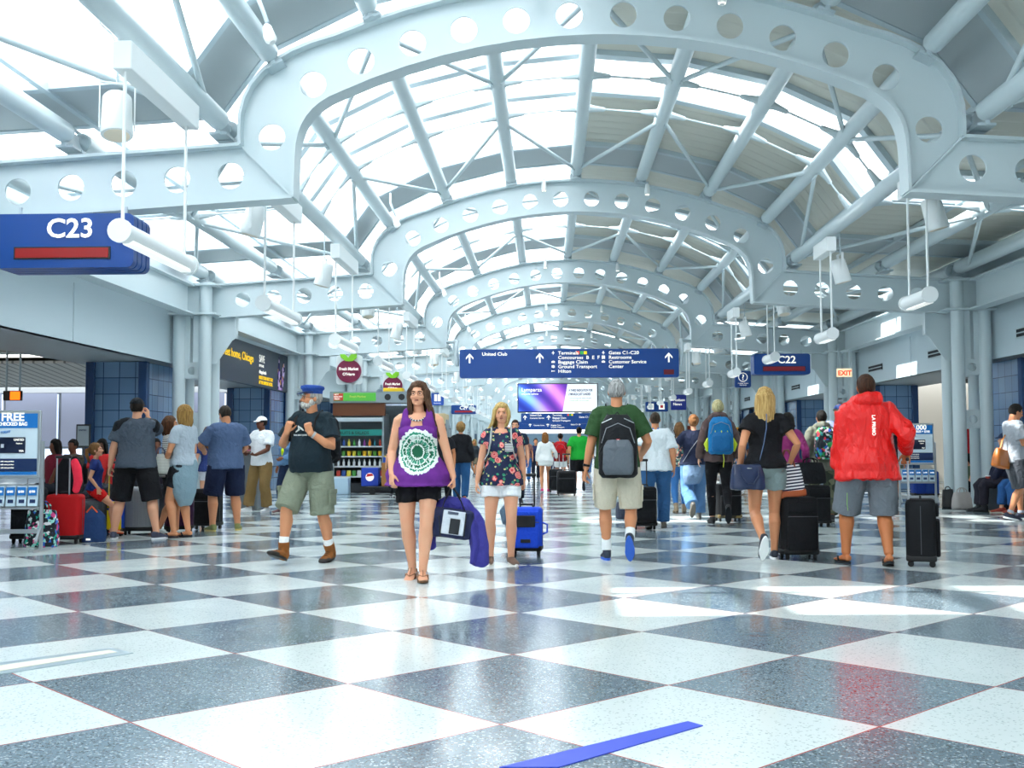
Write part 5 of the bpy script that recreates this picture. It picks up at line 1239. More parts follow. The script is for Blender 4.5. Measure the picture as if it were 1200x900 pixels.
q.build('dark_bead', mat('#202428', .3), nk, smooth=True); q2.build('pale_bead', mat('#d8e2e4', .3), nk, smooth=True)
hx = handpos(p, 'L', .075)
bg = empty('cooler_bag', (hx.x, hx.y, hx.z-.44), pi*0, 'navy and white zip bag carried by the woman in the tie-dye top', 'bag')
NVY = F('#232a4a', rough=.6); bake(MB().box((0, 0, .13), (.36, .17, .25), Matrix.Rotation(.12, 3, 'Y'), bev=.04), 'bag_body', NVY, bg, .008, 2, wrinkle(.007, 10))
MB().box((.02, -.098, .14), (.19, .02, .20), Matrix.Rotation(.14, 3, 'Y'), bev=.008).build('white_pocket', F('#cfd6de', rough=.5), bg)
MB().box((.03, -.112, .11), (.085, .012, .13), Matrix.Rotation(.14, 3, 'Y'), bev=.005).build('mesh_panel', mat('#14181f', .5), bg); MB().box((.02, -.110, .222), (.09, .006, .022), Matrix.Rotation(.14, 3, 'Y')).build('maker_badge', mat('#4a5468', .5), bg)
q = MB().path([(-.09, -.11, .03), (-.10, -.115, .2)], .006, 6).path([(.11, -.11, .02), (.13, -.11, .22)], .006, 6); q.build('piping', mat('#14181f', .5), bg)
for s in (-1, 1): MB().path([(-.09, s*.06, .22), (-.06, s*.05, .32), (-.012, s*.01, .43), (.012, s*.01, .43), (.08, s*.05, .32), (.12, s*.06, .22)], [(.005, .012)]*6, 6).build('handle', mat('#101216', .6), bg, smooth=True)
jk = MB()
jk.path([(-.19, .02, -.08), (-.21, .03, .08), (-.16, .04, .24), (-.04, .05, .30), (.10, .04, .27), (.19, .03, .13), (.23, .0, -.05), (.24, -.02, -.22)], [(.05, .03), (.06, .045), (.07, .05), (.07, .05), (.075, .055), (.085, .05), (.085, .045), (.075, .03)], 14)
jk.path([(.10, -.02, .26), (.17, -.04, .12), (.20, -.05, -.04), (.18, -.04, -.20)], [(.04, .03), (.05, .04), (.05, .035), (.07, .025)], 12)
o = bake(jk, 'folded_jacket', F('#3d3a8c', rough=.7), None, .009, 3, wrinkle(.012, 9)); o.location = (hx.x, hx.y+.02, hx.z-.44); tag(o, 'violet-blue jacket draped over the navy and white zip bag', 'jacket')
# 3 -- woman in the floral top
def floral():
    k = NT('navy_rose_print'); o = k.obj()
    def layer(sc, thr, seed, c, d):
        nz = k.n('ShaderNodeTexNoise', {'Vector': o, 'Scale': 26, 'Detail': 2}).outputs['Color']
        v = k.n('ShaderNodeVectorMath', {0: o, 1: k.n('ShaderNodeVectorMath', {0: nz, 'Scale': .022}, operation='SCALE').outputs[0]}, operation='ADD').outputs[0]
        v = k.n('ShaderNodeVectorMath', {0: v, 1: (seed, seed*.7, seed*.3)}, operation='ADD').outputs[0]
        vo = k.n('ShaderNodeTexVoronoi', {'Vector': v, 'Scale': sc}); return k.math('LESS_THAN', vo.outputs['Distance'], thr), vo
    base = lin('#141f45')
    g, _ = layer(17, .30, 3.1, 0, 0); c = k.mix(g, base, lin('#2f8a6a'))
    y, _ = layer(24, .22, 7.7, 0, 0); c = k.mix(y, c, lin('#d8cf8a'))
    r, vo = layer(9.5, .36, 1.3, 0, 0)
    pet = k.math('FRACT', k.math('MULTIPLY', vo.outputs['Distance'], 9.0)); rc = k.mix(k.math('GREATER_THAN', pet, .5), lin('#d8404a'), lin('#f2a59a'))
    c = k.mix(r, c, rc); k.l(c, k.b.inputs['Base Color']); k.b.inputs['Roughness'].default_value = .8; return k.m
p = P_('blonde woman in a navy rose-print top and white shorts pulling a blue case', 588, 661, 474, pi, sex='f', w=1.08, sk=SK1, step=dict(RF=(.12, .0, .085, 0, -.05), LF=(-.10, .05, .085, 0, .35)),
       RH=dict(w=(.265, .05, .885), curl=.6), LH=dict(w=(-.24, -.10, .90), curl=1.3, d=(-.1, -.1, -1)), head=(.03, .04),
       top=dict(kind='tee', m=floral(), hem=.86, off=.016, flare=.02, sleeve=.42, neck=1.43), bottom=dict(kind='shorts', m=F('#e9edf2'), leg=.45, bag=.01, off=.014),
       shoes=('slipon', '#6f5648', '#f0ece6'), hair=('bob', '#dcc07c', '#a8854a', .07))
MB().box(p['T']((-.085, .155, 1.27)), (.075, .012, .085), bev=.004).build('striped_pocket', stripes('#f2f2f2', '#20242c', .013), p['shirt'])
backpack(p, 'pale grey strapped backpack on the blonde woman in the rose-print top', F('#c4c8c8'), F('#b4b9ba'), W=.26, H_=.36, z0=1.08, Dp=.12, strap=F('#c8cccb'))
hx = handpos(p, 'L', .07); x_, y_ = gnd(617, 652)
sc_ = suitcase('bright blue cabin case rolling beside the blonde woman in the rose-print top', x_, y_+.12, -.06, W=.33, D=.24, H_=.44, col='#2450d8', handle=.33, hcol='#15171b', rods='#1a1c20')
MB().box((0, -.16, .16), (.10, .012, .035)).build('badge', mat('#15171b', .4), sc_); MB().box((-.02, -.155, .36), (.24, .03, .12), bev=.01).build('black_panel', mat('#14161a', .6), sc_)
MB().path([(.165, 0, .22), (.215, 0, .24), (.215, 0, .32), (.165, 0, .34)], .01, 8).build('side_handle', mat('#2450d8', .5), sc_, smooth=True)
nb = MB(); nb.path([(0, 0, .1), (-.05, -.02, .03), (-.03, -.03, -.06), (.04, -.02, -.10)], [.05, .062, .06, .045], 14); o = bake(nb, 'travel_pillow', F('#5f7387'), None, .01, 2); o.location = (x_-.17, y_+.0, .43); tag(o, 'grey-blue travel pillow strapped to the bright blue cabin case', 'pillow')
# 4 -- grey-haired man with the big backpack
p = P_('grey-haired man in green tee and beige cargo shorts walking away', 724, 657, 447, -.03, w=1.1, sk=SK2, step='Lk', RH=dict(w=(.25, .20, 1.03), d=(0, .8, -.4), curl=1.0, pole=(.6, -1, -.3)), LH=dict(w=(-.305, .0, .875), curl=.5),
       top=dict(kind='tee', m=F('#31502f'), hem=.89, off=.022, sleeve=.75, soff=.026), bottom=dict(kind='shorts', m=F('#cfc8b4', rough=.9), leg=.96, bag=.018, pockets=True), shoes=('sneaker', '#1d2a3c', '#2c62c8'), socks=('#e8ecee', .13),
       hair=('short', '#b9b9b7', '#7d7d7d'), watch=('L', '#17191c'))
bp = backpack(p, 'large black and grey backpack on the grey-haired man', F('#17191d', rough=.6), F('#5b636b', rough=.6), W=.37, H_=.60, z0=.80, Dp=.22, strap=F('#23262a'))
T_ = p['T']
MB().rings([(0, -.395, .86, .095, .02), (0, -.405, .95, .10, .02), (0, -.398, 1.06, .06, .012)], 16, T_, sq=3).build('mesh_pocket', F('#14161a'), bp, smooth=True)
MB().box(T_((0, -.375, 1.15)), (.035, .012, .035), bev=.004).build('cross_badge', mat('#c22a2a', .4), bp); MB().box(T_((0, -.384, 1.15)), (.008, .01, .022)).box(T_((0, -.384, 1.15)), (.022, .01, .008)).build('cross_mark', mat('#eeeeee', .4), bp)
for g in (-1, 1):
    MB().path([T_((g*.087, -.045, 1.528)), T_((g*.092, -.0, 1.538)), T_((g*.095, .04, 1.52))], [(.004, .018)]*3, 6, hint=V((0, 1, 0))).build('reflective_strip', mat('#a8b2ba', .3), bp)
    MB().path([T_((g*.15, -.33, 1.32)), T_((g*.06, -.36, 1.36))], .005, 6).build('zip_pull', mat('#c9ced2', .3, .6), bp)
# 5 -- man in white shirt
p = P_('balding man in a white short-sleeved shirt and blue jeans, back turned', 769, 618, 484, -.04, w=1.16, sk=SK2, step='r', LH=dict(w=(-.27, -.05, .93), curl=1.2), top=dict(kind='tee', m=F('#dfe8ec'), hem=.86, off=.03, sleeve=.8, soff=.034, flare=.02, collar=F('#4a7ac0'), amp=.008),
       bottom=dict(kind='trousers', m=F('#35608f'), leg=2, bag=.018), shoes=('sneaker', '#8c8276', '#6c645c'), hair=('bald', '#4a3c30'))
x_, y_ = gnd(754, 620); suitcase('black rolling case held by the balding man in the white shirt', x_, y_, .15, W=.34, D=.26, H_=.52, tilt=-.0, handle=.36, rods='#2a2c30')
x_, y_ = gnd(731, 608); bag('small dark duffel lying behind the man with the big backpack', x_, y_, 0, .25, .2, .26, F('#1b2230'), handle=.08, kind='duffel_bag')
# 6
p = P_('brown-haired woman in printed top, jeans and tan ankle boots', 797, 601, 496, .0, sex='f', step='r', sk=SK1, top=dict(kind='tee', m=patchwork(['#5a8a7a', '#c87a6a', '#d8cfb8'], 30, '#20303c'), hem=.9, sleeve=.9), bottom=dict(kind='trousers', m=F('#3a6ea8'), leg=1.8, bag=0, off=.01), shoes=('ankle', '#9a8468', '#5a4a3a'), hair=('bob', '#8a6238', '#5a3c22', .02))
bag('small black shoulder bag on the brown-haired woman in ankle boots', p['loc'][0]-.22, p['loc'][1]-.05, .72, .2, .08, .24, F('#1d2026'), handle=0, strap=[(-.06, 0, .2), (.0, .02, .45), (.1, .05, .74), (.14, -.1, .6), (.08, 0, .2)])
# 7
p = P_('red-haired woman with a bun in navy tee and light jeans', 814, 607, 487, .05, sex='f', w=1.18, sk=SK1, step='Rk', LH=dict(w=(-.34, .05, .94), pole=(-1, -.6, 0)), top=dict(kind='tee', m=F('#232a42'), hem=.9, off=.02, sleeve=.7, flare=.01), bottom=dict(kind='trousers', m=F('#5a82ae'), leg=2, bag=.03), shoes=('sneaker', '#77736c', '#5c5750'), hair=('bun', '#a87448', '#74492a'), watch=('L', '#2a2a2e'))
q = MB().rings([(-.06, -.12, .58, .13, .06), (-.05, -.13, .72, .17, .09), (0, -.02, .93, .205, .165), (0, -.0, .99, .19, .15)], 24, p['T']); o = bake(q, 'denim_jacket', F('#6f88a6'), None, .012, 2, wrinkle(.014, 9)); o.location = p['loc']; o.rotation_euler = (0, 0, .05); tag(o, 'pale denim jacket tied round the waist of the red-haired woman', 'jacket')
T_ = p['T']; q = MB().path([T_((-.20, -.12, .95)), T_((-.08, -.16, 1.15)), T_((.1, -.12, 1.38)), T_((.16, 0, 1.46))], [(.004, .016)]*4, 6, hint=V((0, 1, 0))); o = q.build('crossbody_strap', mat('#9aa0a8', .6), None, smooth=True); o.location = p['loc']; tag(o, 'grey crossbody strap on the back of the navy tee', 'strap')
# 8
p = P_('platinum-haired person in brown hoodie and black leggings with a bright blue backpack', 843, 614, 470, -.02, sex='f', w=1.03, sk='#e8b898', step='Lk', LH=dict(w=(-.27, .02, .93)), RH=dict(w=(.27, .02, .93)), top=dict(kind='long', m=F('#5e4c4a'), hem=.88, off=.026, soff=.024, hood=True), bottom=dict(kind='leggings', m=F('#15161a'), leg=1.95, off=.006, bag=0), shoes=('sneaker', '#14151a', '#1a1b20'), hair=('short', '#d8cfa0', '#a89c6c'))
backpack(p, 'bright blue backpack with yellow cords on the platinum-haired person', F('#1672ac', rough=.6), F('#1a6298', rough=.6), W=.35, H_=.52, z0=.98, Dp=.2, strap=F('#2b8cbc'), acc=mat('#d2e02a', .5))
T_ = p['T']; o = MB().path([T_((.02, -.3, 1.0)), T_((.03, -.3, .90)), T_((.02, -.29, .80))], [(.004, .022)]*3, 6).build('webbing_strap', mat('#d2e02a', .5), None, smooth=True); o.location = p['loc']; tag(o, 'loose yellow strap dangling under the bright blue backpack', 'strap')
x_, y_ = gnd(856, 612); suitcase('camouflage patterned case beside the bright blue backpack wearer', x_, y_+.25, .2, W=.38, D=.25, H_=.50, handle=.3).children[0].data.materials[0] = patchwork(['#6b5a34', '#3a3420', '#a08a58', '#8a7444'], 14, '#4a3f24')
# 9 -- blonde woman with navy handbag
p = P_('blonde woman in black tee and grey shorts with navy handbag, walking away', 899, 656, 456, -.03, sex='f', w=1.06, sk=SK2, step='Rk', RH=dict(w=(.27, .10, 1.0), d=(.1, .5, -.7), curl=1.2, pole=(.7, -1, 0)), LH=dict(w=(-.25, .03, .95)), head=(-.25, 0), top=dict(kind='tee', m=F('#15161a'), hem=.93, off=.022, sleeve=.45, soff=.03, flare=.015), bottom=dict(kind='shorts', m=F('#7f9090'), leg=.44, bag=.016, off=.014), shoes=('slipon', '#1b2030', '#eef0f0'), hair=('long', '#d9b878', '#a47c42'))
x0, y0 = p['loc'][:2]; T_ = p['T']
NB1 = mat('#1f2c4e', .3, name='navy_leather'); hb = bag('shiny navy leather handbag slung across the blonde woman in the black tee', x0-.205, y0-.13, .70, .33, .15, .25, NB1, rz=.1, handle=.0, hm=mat('#30456c', .4))
for s in (-1, 1): MB().path([(-.09, s*.06, .22), (-.085, s*.09, .14), (-.03, s*.10, .06), (.03, s*.10, .06), (.085, s*.09, .14), (.09, s*.06, .22)], .006, 8).build('handle', NB1, hb, smooth=True)
MB().path([(.11, 0, .24), (.13, -.02, .33), (.155, -.045, .45), (.18, -.055, .60), (.195, -.02, .73), (.20, .06, .775), (.19, .14, .76)], [(.003, .012)]*6, 6, hint=V((0, 1, 0))).build('shoulder_strap', mat('#5c76a0', .4), hb, smooth=True)
MB().path([(-.02, -.078, .21), (.02, -.078, .21)], .006, 8).build('clasp', CHROME, hb, smooth=True)
x_, y_ = gnd(936, 655); c1 = suitcase('black upright case under the striped tote bag', x_, y_+.02, .12, W=.36, D=.26, H_=.56, handle=.0)
tb = bag('navy and white striped tote with tan base standing on the black case', x_-.05, y_+.02, .625, .25, .14, .33, stripes('#e9ecee', '#1c2440', .031), rz=.1, handle=.14, hm=mat('#7c3f24', .5), kind='tote_bag', tilt=-.12)
MB().box((0, 0, .028), (.262, .155, .075), bev=.02).build('tan_base', mat('#b4592c', .5), tb, smooth=True)
# 10 -- magenta jacket
p = P_('dark-haired woman in a magenta jacket, partly behind the blonde woman', 925, 616, 485, -.2, sex='f', w=1.05, sk=SKD if False else SK3, step='r', RH=dict(w=(.27, .04, .98), curl=1.0), top=dict(kind='jacket', m=F('#8c2a66', rough=.6), hem=.92, off=.024, soff=.022, amp=.01), bottom=dict(kind='trousers', m=F('#27406c'), leg=1.97, bag=.004), shoes=('sneaker', '#d8dce0', '#e8e8e8'), hair=('bob', '#17130f', '#0c0a08'))
x_, y_ = gnd(955, 617); suitcase('black soft case with a duffel on top, beside the magenta jacket', x_, y_, .25, W=.38, D=.28, H_=.52, tilt=.0, handle=0, group=None)
bag('black duffel stacked on the soft case beside the magenta jacket', x_-.05, y_, .60, .40, .24, .30, F('#17191d'), handle=.06, rz=.2, kind='duffel_bag')
# 11 -- colourful backpack
p = P_('dark-haired man in grey-green hooded jacket and camouflage trousers', 965, 611, 482, .0, w=1.02, sk=SK2, step='l', top=dict(kind='jacket', m=F('#6e7064'), hem=.80, off=.03, soff=.026, hood=True, amp=.01), bottom=dict(kind='trousers', m=patchwork(['#3c4632', '#5c6048', '#7a7a60'], 14, '#2c3326'), leg=1.96, bag=.02), shoes=('sneaker', '#2a2c30', '#3a3a3c'), hair=('short', '#1a1714'))
backpack(p, 'multicoloured patterned backpack on the man in camouflage trousers', patchwork(['#1fa8a0', '#d83a4a', '#2a5ac0', '#e8b8c0', '#2f9a50', '#e0e4e4'], 26, '#14222c'), patchwork(['#1fa8a0', '#d83a4a', '#2a5ac0', '#e8b8c0', '#2f9a50', '#e0e4e4'], 26, '#14222c'), W=.33, H_=.50, z0=.98, Dp=.18, strap=F('#1b2436'))
# 12
p = P_('man in a blue and white cap and lavender tee, behind the red jacket', 986, 606, 475, .05, w=1.1, sk=SK1, step='r', top=dict(kind='tee', m=F('#98a0c8'), hem=.88, off=.024, sleeve=.7), bottom=dict(kind='trousers', m=F('#5a8cc4'), leg=1.96, bag=.02), shoes=('sneaker', '#d4d8dc', '#e6e6e6'), hair=('short', '#8c7862'), hat=('cap', '#3a4f88'))
x_, y_ = gnd(985, 600); suitcase('dark navy case on wheels beside the man in the blue cap', x_+.0, y_-.0, .0, W=.30, D=.22, H_=.44, col='#141c38', handle=.2)
# 13 -- red jacket
def nylon():
    k = NT('red_nylon'); o = k.obj(); k.b.inputs['Base Color'].default_value = lin('#e8100c'); k.b.inputs['Roughness'].default_value = .38
    n = k.n('ShaderNodeTexNoise', {'Vector': k.n('ShaderNodeMapping', {'Vector': o, 'Scale': (9, 9, 4)}).outputs[0], 'Scale': 1.3, 'Detail': 4, 'Distortion': 1.5}).outputs[0]
    k.l(k.n('ShaderNodeBump', {'Strength': .7, 'Distance': .05, 'Height': n}).outputs[0], k.b.inputs['Normal']); return k.m
p = P_('big man in a bright red hooded jacket, grey shorts and flip-flops, walking away', 1019, 662, 441, -.03, w=1.24, sk='#c07a4c', step=dict(LF=(-.135, .10, .10, 0, .25), RF=(.10, -.14, .115, -.25)), RH=dict(w=(.365, .03, 1.03), d=(.0, .15, -1), n=(-.2, -.3, 0), curl=1.25, pole=(.12, -1, 0)), LH=dict(w=(-.265, .05, .86), curl=.6),
       top=dict(kind='jacket', m=nylon(), hem=.79, off=.032, soff=.030, flare=.03, hood=True, amp=.013, name='rain_jacket'), bottom=dict(kind='shorts', m=F('#6d747c'), leg=1.08, bag=.03), shoes=('flipflop', '#17181c', '#17181c'), hair=('short', '#4c3020', '#2c1a10'))
T_ = p['T']; q = text('LA PRIMO', .044, T_((.0, -.205, 1.37)), SIGNW, p['shirt'], rot=(pi/2, pi/2, 0), bold=.02)
MB().path([T_((-.205, -.06, .66)), T_((-.207, -.055, .56)), T_((-.20, -.05, .50))], [(.002, .006)]*3, 5).build('green_stripe', mat('#9be04a', .5), p['root'])
hp_ = handpos(p, 'R', .06); x_, y_ = hp_.x+.115, hp_.y-.04
suitcase('tall black case with silver pull rods held by the man in the red jacket', x_, y_, 1.25, W=.40, D=.27, H_=.565, handle=max(.3, hp_.z-.625), rods='#c4c8cc')
# 14
P_('man in dark top and olive shorts beyond the man in red', 1047, 591, 497, 0, w=1.05, sk=SK2, step='r', top=dict(m=F('#1d222c')), bottom=dict(m=F('#7c7a5c'), leg=1.0, bag=.02), shoes=('sneaker', '#d0b8a8', '#dddddd'))
x_, y_ = gnd(1043, 588); suitcase('red case standing beyond the man in the red jacket', x_, y_, 0, W=.3, H_=.42, col='#a8302c', handle=.0)
# 15 -- man at the edge looking at a phone
p = P_('dark-haired man in light grey tee and dark shorts looking at his phone', 1190, 609, 474, -pi/2, w=1.05, sk=SK2, step=dict(LF=(-.08, .12, .085, 0), RF=(.08, -.12, .10, -.2)), head=(0, -.35), LH=dict(w=(-.12, .30, 1.18), d=(0, .8, .3), n=(0, -.3, 1), th=(1, 0, 0), curl=.8, pole=(-.3, -.4, -1)), RH=dict(w=(.12, .30, 1.18), d=(0, .8, .3), n=(0, -.3, 1), th=(-1, 0, 0), curl=.8, pole=(.3, -.4, -1)),
       top=dict(m=F('#a3aab2'), hem=.86, off=.026, sleeve=.7, soff=.028), bottom=dict(m=F('#474b52'), leg=1.02, bag=.03), shoes=('slipon', '#2a2f44', '#eceff0'), socks=('#aab4c4', .05), hair=('short', '#15120f'))
hx = handpos(p, 'L', .09); o = MB().box((0, 0, 0), (.15, .075, .009), bev=.004).build('phone', mat('#15181c', .2), None, loc=(hx.x, hx.y-.06, hx.z+.05), rot=(0, -.5, 0)); tag(o, 'dark phone held by the man in the light grey tee', 'phone')
bag('tan leather shoulder bag at the back of the man in the light grey tee', p['loc'][0]-.27, p['loc'][1]-.16, .80, .30, .14, .28, mat('#b5651f', .4), rz=.5, handle=.0, strap=[(-.06, 0, .26), (.0, .02, .42), (.14, .05, .62), (.2, .05, .62)], tilt=.2, hm=mat('#c57a34', .4))
# 16 -- bench and sitters by the sunny wall
bx, by = 8.2, 19.4
bn_ = empty('lounge_bench', (8.35, 20.6, 0), 0, 'row of black lounge seats in front of the blue tiled wall', 'bench'); LM = mat('#22303c', .5)
for k in range(3):
    MB().box((-.2+.62*k, 0, .42), (.56, .55, .1), bev=.04).build('seat', LM, bn_, smooth=True); MB().box((-.2+.62*k, .28, .72), (.56, .09, .55), bev=.04).build('backrest', LM, bn_, smooth=True)
for x_ in (-.3, 1.2): MB().box((x_, 0, .19), (.06, .5, .38), bev=.01).build('leg', mat('#3c4248', .4), bn_)
MB().box((.4, 0, .36), (1.9, .08, .04)).build('seat_beam', mat('#9aa2a8', .3, .5), bn_)
sit_step = dict(RF=(.09, .44, .085, 0), LF=(-.09, .40, .085, 0))
p = person('seated person in dark trousers and black ankle boots holding a cup, by the columns', 7.28, 19.35, 1.72, pi/2-.1, sk=SK1, sit=.53, step=sit_step, top=dict(kind='long', m=F('#23273a')), bottom=dict(kind='trousers', m=F('#2c2a34'), leg=1.9, bag=.01), shoes=('ankle', '#1c1f24', '#14161a'), hair=('short', '#3c3028'), hat=('cap', '#26344e'), LH=dict(w=(-.14, .34, .78), d=(0, .9, .1), n=(0, 0, -1) if False else (1, 0, 0), curl=.9, pole=(-.5, -.5, -1)), RH=dict(w=(.16, .32, .74), d=(0, 1, 0), n=(0, 0, -1), curl=.3))
hx = handpos(p, 'L', .08); cu = empty('coffee_cup', (hx.x, hx.y, hx.z-.06), 0, 'paper coffee cup with white lid held by the seated person', 'cup')
MB().rings([(0, 0, 0, .028, .028), (0, 0, .11, .04, .04)], 18).build('cup_body', mat('#a83a2c', .5), cu, smooth=True); MB().rings([(0, 0, .11, .043, .043), (0, 0, .125, .043, .043), (0, 0, .13, .036, .036)], 18).build('lid', mat('#eef0f0', .4), cu, smooth=True)
p = person('seated person in blue jeans and patterned trainers on the lounge bench', 7.52, 18.95, 1.7, pi/2+.05, sk=SK1, sit=.53, step=dict(RF=(.09, .46, .085, 0), LF=(-.09, .36, .085, 0)), top=dict(kind='long', m=F('#2a6ab4')), bottom=dict(kind='trousers', m=F('#2f5c94'), leg=1.85, bag=.01), shoes=('sneaker', '#b04a3a', '#c8c0b0'), hair=('bob', '#6a4a30'), LH=dict(w=(-.14, .3, .72), d=(0, 1, 0), n=(0, 0, -1)), RH=dict(w=(.14, .3, .72), d=(0, 1, 0), n=(0, 0, -1)))
tag(MB().box((0, 0, .22), (.6, .6, .44), bev=.06).build('upholstered_stool', mat('#22303c', .6), None, loc=(7.36, 19.35, 0)), 'dark upholstered stool under the person in ankle boots', 'stool')
tag(MB().box((0, 0, .22), (.6, .5, .44), bev=.06).build('upholstered_stool', mat('#22303c', .6), None, loc=(7.62, 18.9, 0)), 'dark upholstered stool under the person in blue jeans', 'stool')
x_, y_ = gnd(1166, 597); tag(MB().box((0, 0, .07), (.22, .16, .14), bev=.006).build('cardboard_box', mat('#b89a6a', .8), None, loc=(x_, y_, 0)), 'small cardboard box on the floor by the seated pair', 'box')
x_, y_ = gnd(1124, 596); bag('crumpled silver-white tote bag against the columns', x_, y_-.15, 0, .34, .2, .30, mat('#b6b0ac', .35), handle=.08, kind='tote_bag', rz=.2)
x_, y_ = gnd(1112, 595); bag('flopped black bag against the columns beside the silver-white tote', x_-.05, y_-.1, 0, .20, .16, .34, mat('#1c1f24', .4), handle=.05, rz=-.3)
P_('standing person in red top and jeans seen between the column tubes', 1131, 571, 492, 0, w=1.1, sk=SK2, top=dict(kind='long', m=F('#b81c24')), bottom=dict(kind='trousers', m=F('#2e5a94'), leg=1.95), hair=('short', '#2a2018'))
x_, y_ = gnd(1137, 587); person('child in a green top sitting behind the columns', x_, y_, 1.45, pi/2+.4, sk=SK1, sit=.30, step=dict(RF=(.09, .5, .08, 0), LF=(-.09, .42, .08, 0)), top=dict(m=F('#4c5c44')), bottom=dict(m=F('#20242a'), leg=1.0), hair=('bob', '#15110e'), head=(0, -.3), LH=dict(w=(-.12, .32, .78), d=(0, 1, -.3)), RH=dict(w=(.12, .32, .78), d=(0, 1, -.3)))
# suitcases behind the far leaflet stand
for (px, py, col, lb) in ((1078, 583, '#1d3c8c', 'blue case behind the bonus miles leaflet stand, nearer the man in red'), (1090, 583, '#22428c', 'blue case behind the bonus miles leaflet stand, nearer the columns')):
    x_, y_ = gnd(px, py); suitcase(lb, x_, y_, .1, W=.34, H_=.52, col=col, handle=0)
# ---- the queue on the lounge side
p = P_('man in black cap and charcoal raglan tee with black shorts, back turned', 158, 632, 468, .0, w=1.2, sk=SK1, step=dict(RF=(.20, .0, .085, 0, -.4), LF=(-.20, .0, .085, 0, .25)), RH=dict(w=(.10, .08, 1.52), t=True, d=(0, .2, 1), n=(-1, 0, 0), th=(0, -1, 0), curl=.8, pole=(.45, .5, -1)), LH=dict(w=(-.335, .02, .90), curl=.7), head=(.0, .0),
       top=dict(m=None or F('#49525e'), hem=.88, off=.03, sleeve=.72, soff=.03, flare=.015), bottom=dict(m=F('#131418'), leg=1.02, bag=.036), shoes=('sneaker', '#3b3e52', '#e4e6e8'), hair=('short', '#2a2019'), hat=('cap', '#1d2126'))
# black raglan sleeves
T_ = p['T']; s = p['s']; m = MB()
for k_, g in (('R', 1), ('L', -1)):
    a, e, q, d, n, t, cu = p['arms'][k_]
    m = MB().path([T_((g*.055, -.02, 1.462)), T_((g*.09, -.02, 1.445)), T_((g*.13, -.02, 1.43)).lerp(a, .5), a, a.lerp(e, .35), a.lerp(e, .735)], [.05*s, .075*s, .088*s, .092*s, .088*s, .085*s], 18, round_=False)
    bake(m, 'sleeve', F('#14161b'), p['root'], .01, 2, wrinkle(.006, 8))
p = P_('curly-haired woman in black and white patterned blouse talking to the blonde woman', 197, 628, 489, -pi/2+.25, sex='f', w=1.02, sk=SK2, step='r', RH=dict(w=(.16, .2, 1.05), curl=.8, pole=(.5, -.5, -1)), LH=dict(w=(-.2, .1, .95)), top=dict(kind='tee', m=stripes('#dcdcd8', '#3a3a3e', .02), hem=.86, sleeve=.8), bottom=dict(m=F('#16171b'), leg=.72, off=.012, bag=.004), shoes=('slipon', '#c4cac8', '#e4e4e0'), hair=('bob', '#6a4226', '#3a2414'))
hx = handpos(p, 'R', .05); o = MB().box((0, 0, .1), (.12, .06, .24), bev=.02).build('snack_bag', patchwork(['#2a8ad8', '#e8a02a', '#2a8ad8', '#f0f0f0'], 10, '#2a8ad8'), None, loc=(hx.x+.05, hx.y-.05, hx.z+.02)); tag(o, 'bright blue and orange snack packet held by the curly-haired woman', 'packet')
p = P_('blonde woman in pale grey tee with a grey jacket round her waist and flip-flops', 214, 630, 476, pi/2-.35, sex='f', w=1.12, sk=SK2, step=dict(RF=(.07, -.03, .10, 0), LF=(-.10, .06, .10, 0)), LH=dict(w=(-.10, .22, 1.0), curl=1.0, pole=(-.8, -.5, -.6)), RH=dict(w=(.17, .20, .98), curl=1.0, pole=(.6, -1, -.3)), top=dict(m=F('#a9b4be'), hem=.95, off=.02, sleeve=.6), bottom=dict(m=F('#1b1c22'), leg=.6), shoes=('flipflop', '#1d1d22', '#26262c'), hair=('bob', '#b48a4a', '#7c5a2c'))
q = MB().rings([(.02, -.0, .42, .10, .06), (0, -.0, .60, .17, .16), (0, 0, .8, .205, .175), (0, 0, .97, .20, .165), (0, .0, 1.02, .18, .15)], 28, p['T']); o = bake(q, 'waist_jacket', F('#7f97a2'), None, .012, 2, wrinkle(.02, 7)); o.location = p['loc']; o.rotation_euler = (0, 0, p['rot']); tag(o, 'grey-blue jacket tied round the waist of the blonde woman in the pale tee', 'jacket')
bag('pale woven handbag held by the blonde woman in the pale tee', p['loc'][0]-.26, p['loc'][1]-.1, .80, .24, .12, .25, stripes('#c9c9c0', '#a8a8a0', .015), handle=.08, rz=.3, hm=mat('#3a3f5a', .5))
p = P_('man in slate blue polo and long navy shorts, looking down', 264, 622, 476, .62, w=1.25, sk=SK2, step=dict(RF=(.13, .02, .085, 0, -.5), LF=(-.13, .0, .085, 0, .2)), LH=dict(w=(-.20, .30, 1.10), d=(0, .8, -.2), curl=1.0, pole=(-1, -.5, -.3)), RH=dict(w=(.2, .26, 1.05), curl=.9, pole=(.8, -.6, -.4)), head=(.15, -.35), belly=.05, top=dict(m=F('#4c5f80'), hem=.86, off=.03, sleeve=.8, soff=.03, collar=F('#3f5170')), bottom=dict(m=F('#16203a'), leg=.98, bag=.036), shoes=('sneaker', '#7c8048', '#c8b468'), hair=('short', '#3a3028'))
P_('young woman in dark blue top and pale shorts behind the man in the polo', 243, 603, 503, .1, sex='f', sk=SK1, step='r', top=dict(m=F('#2a3a72'), hem=.88), bottom=dict(m=F('#c8ccd4'), leg=.5), shoes=('sandal', '#5a3a2a', '#3a2a20'), hair=('long', '#7a5436', '#4c3220'))
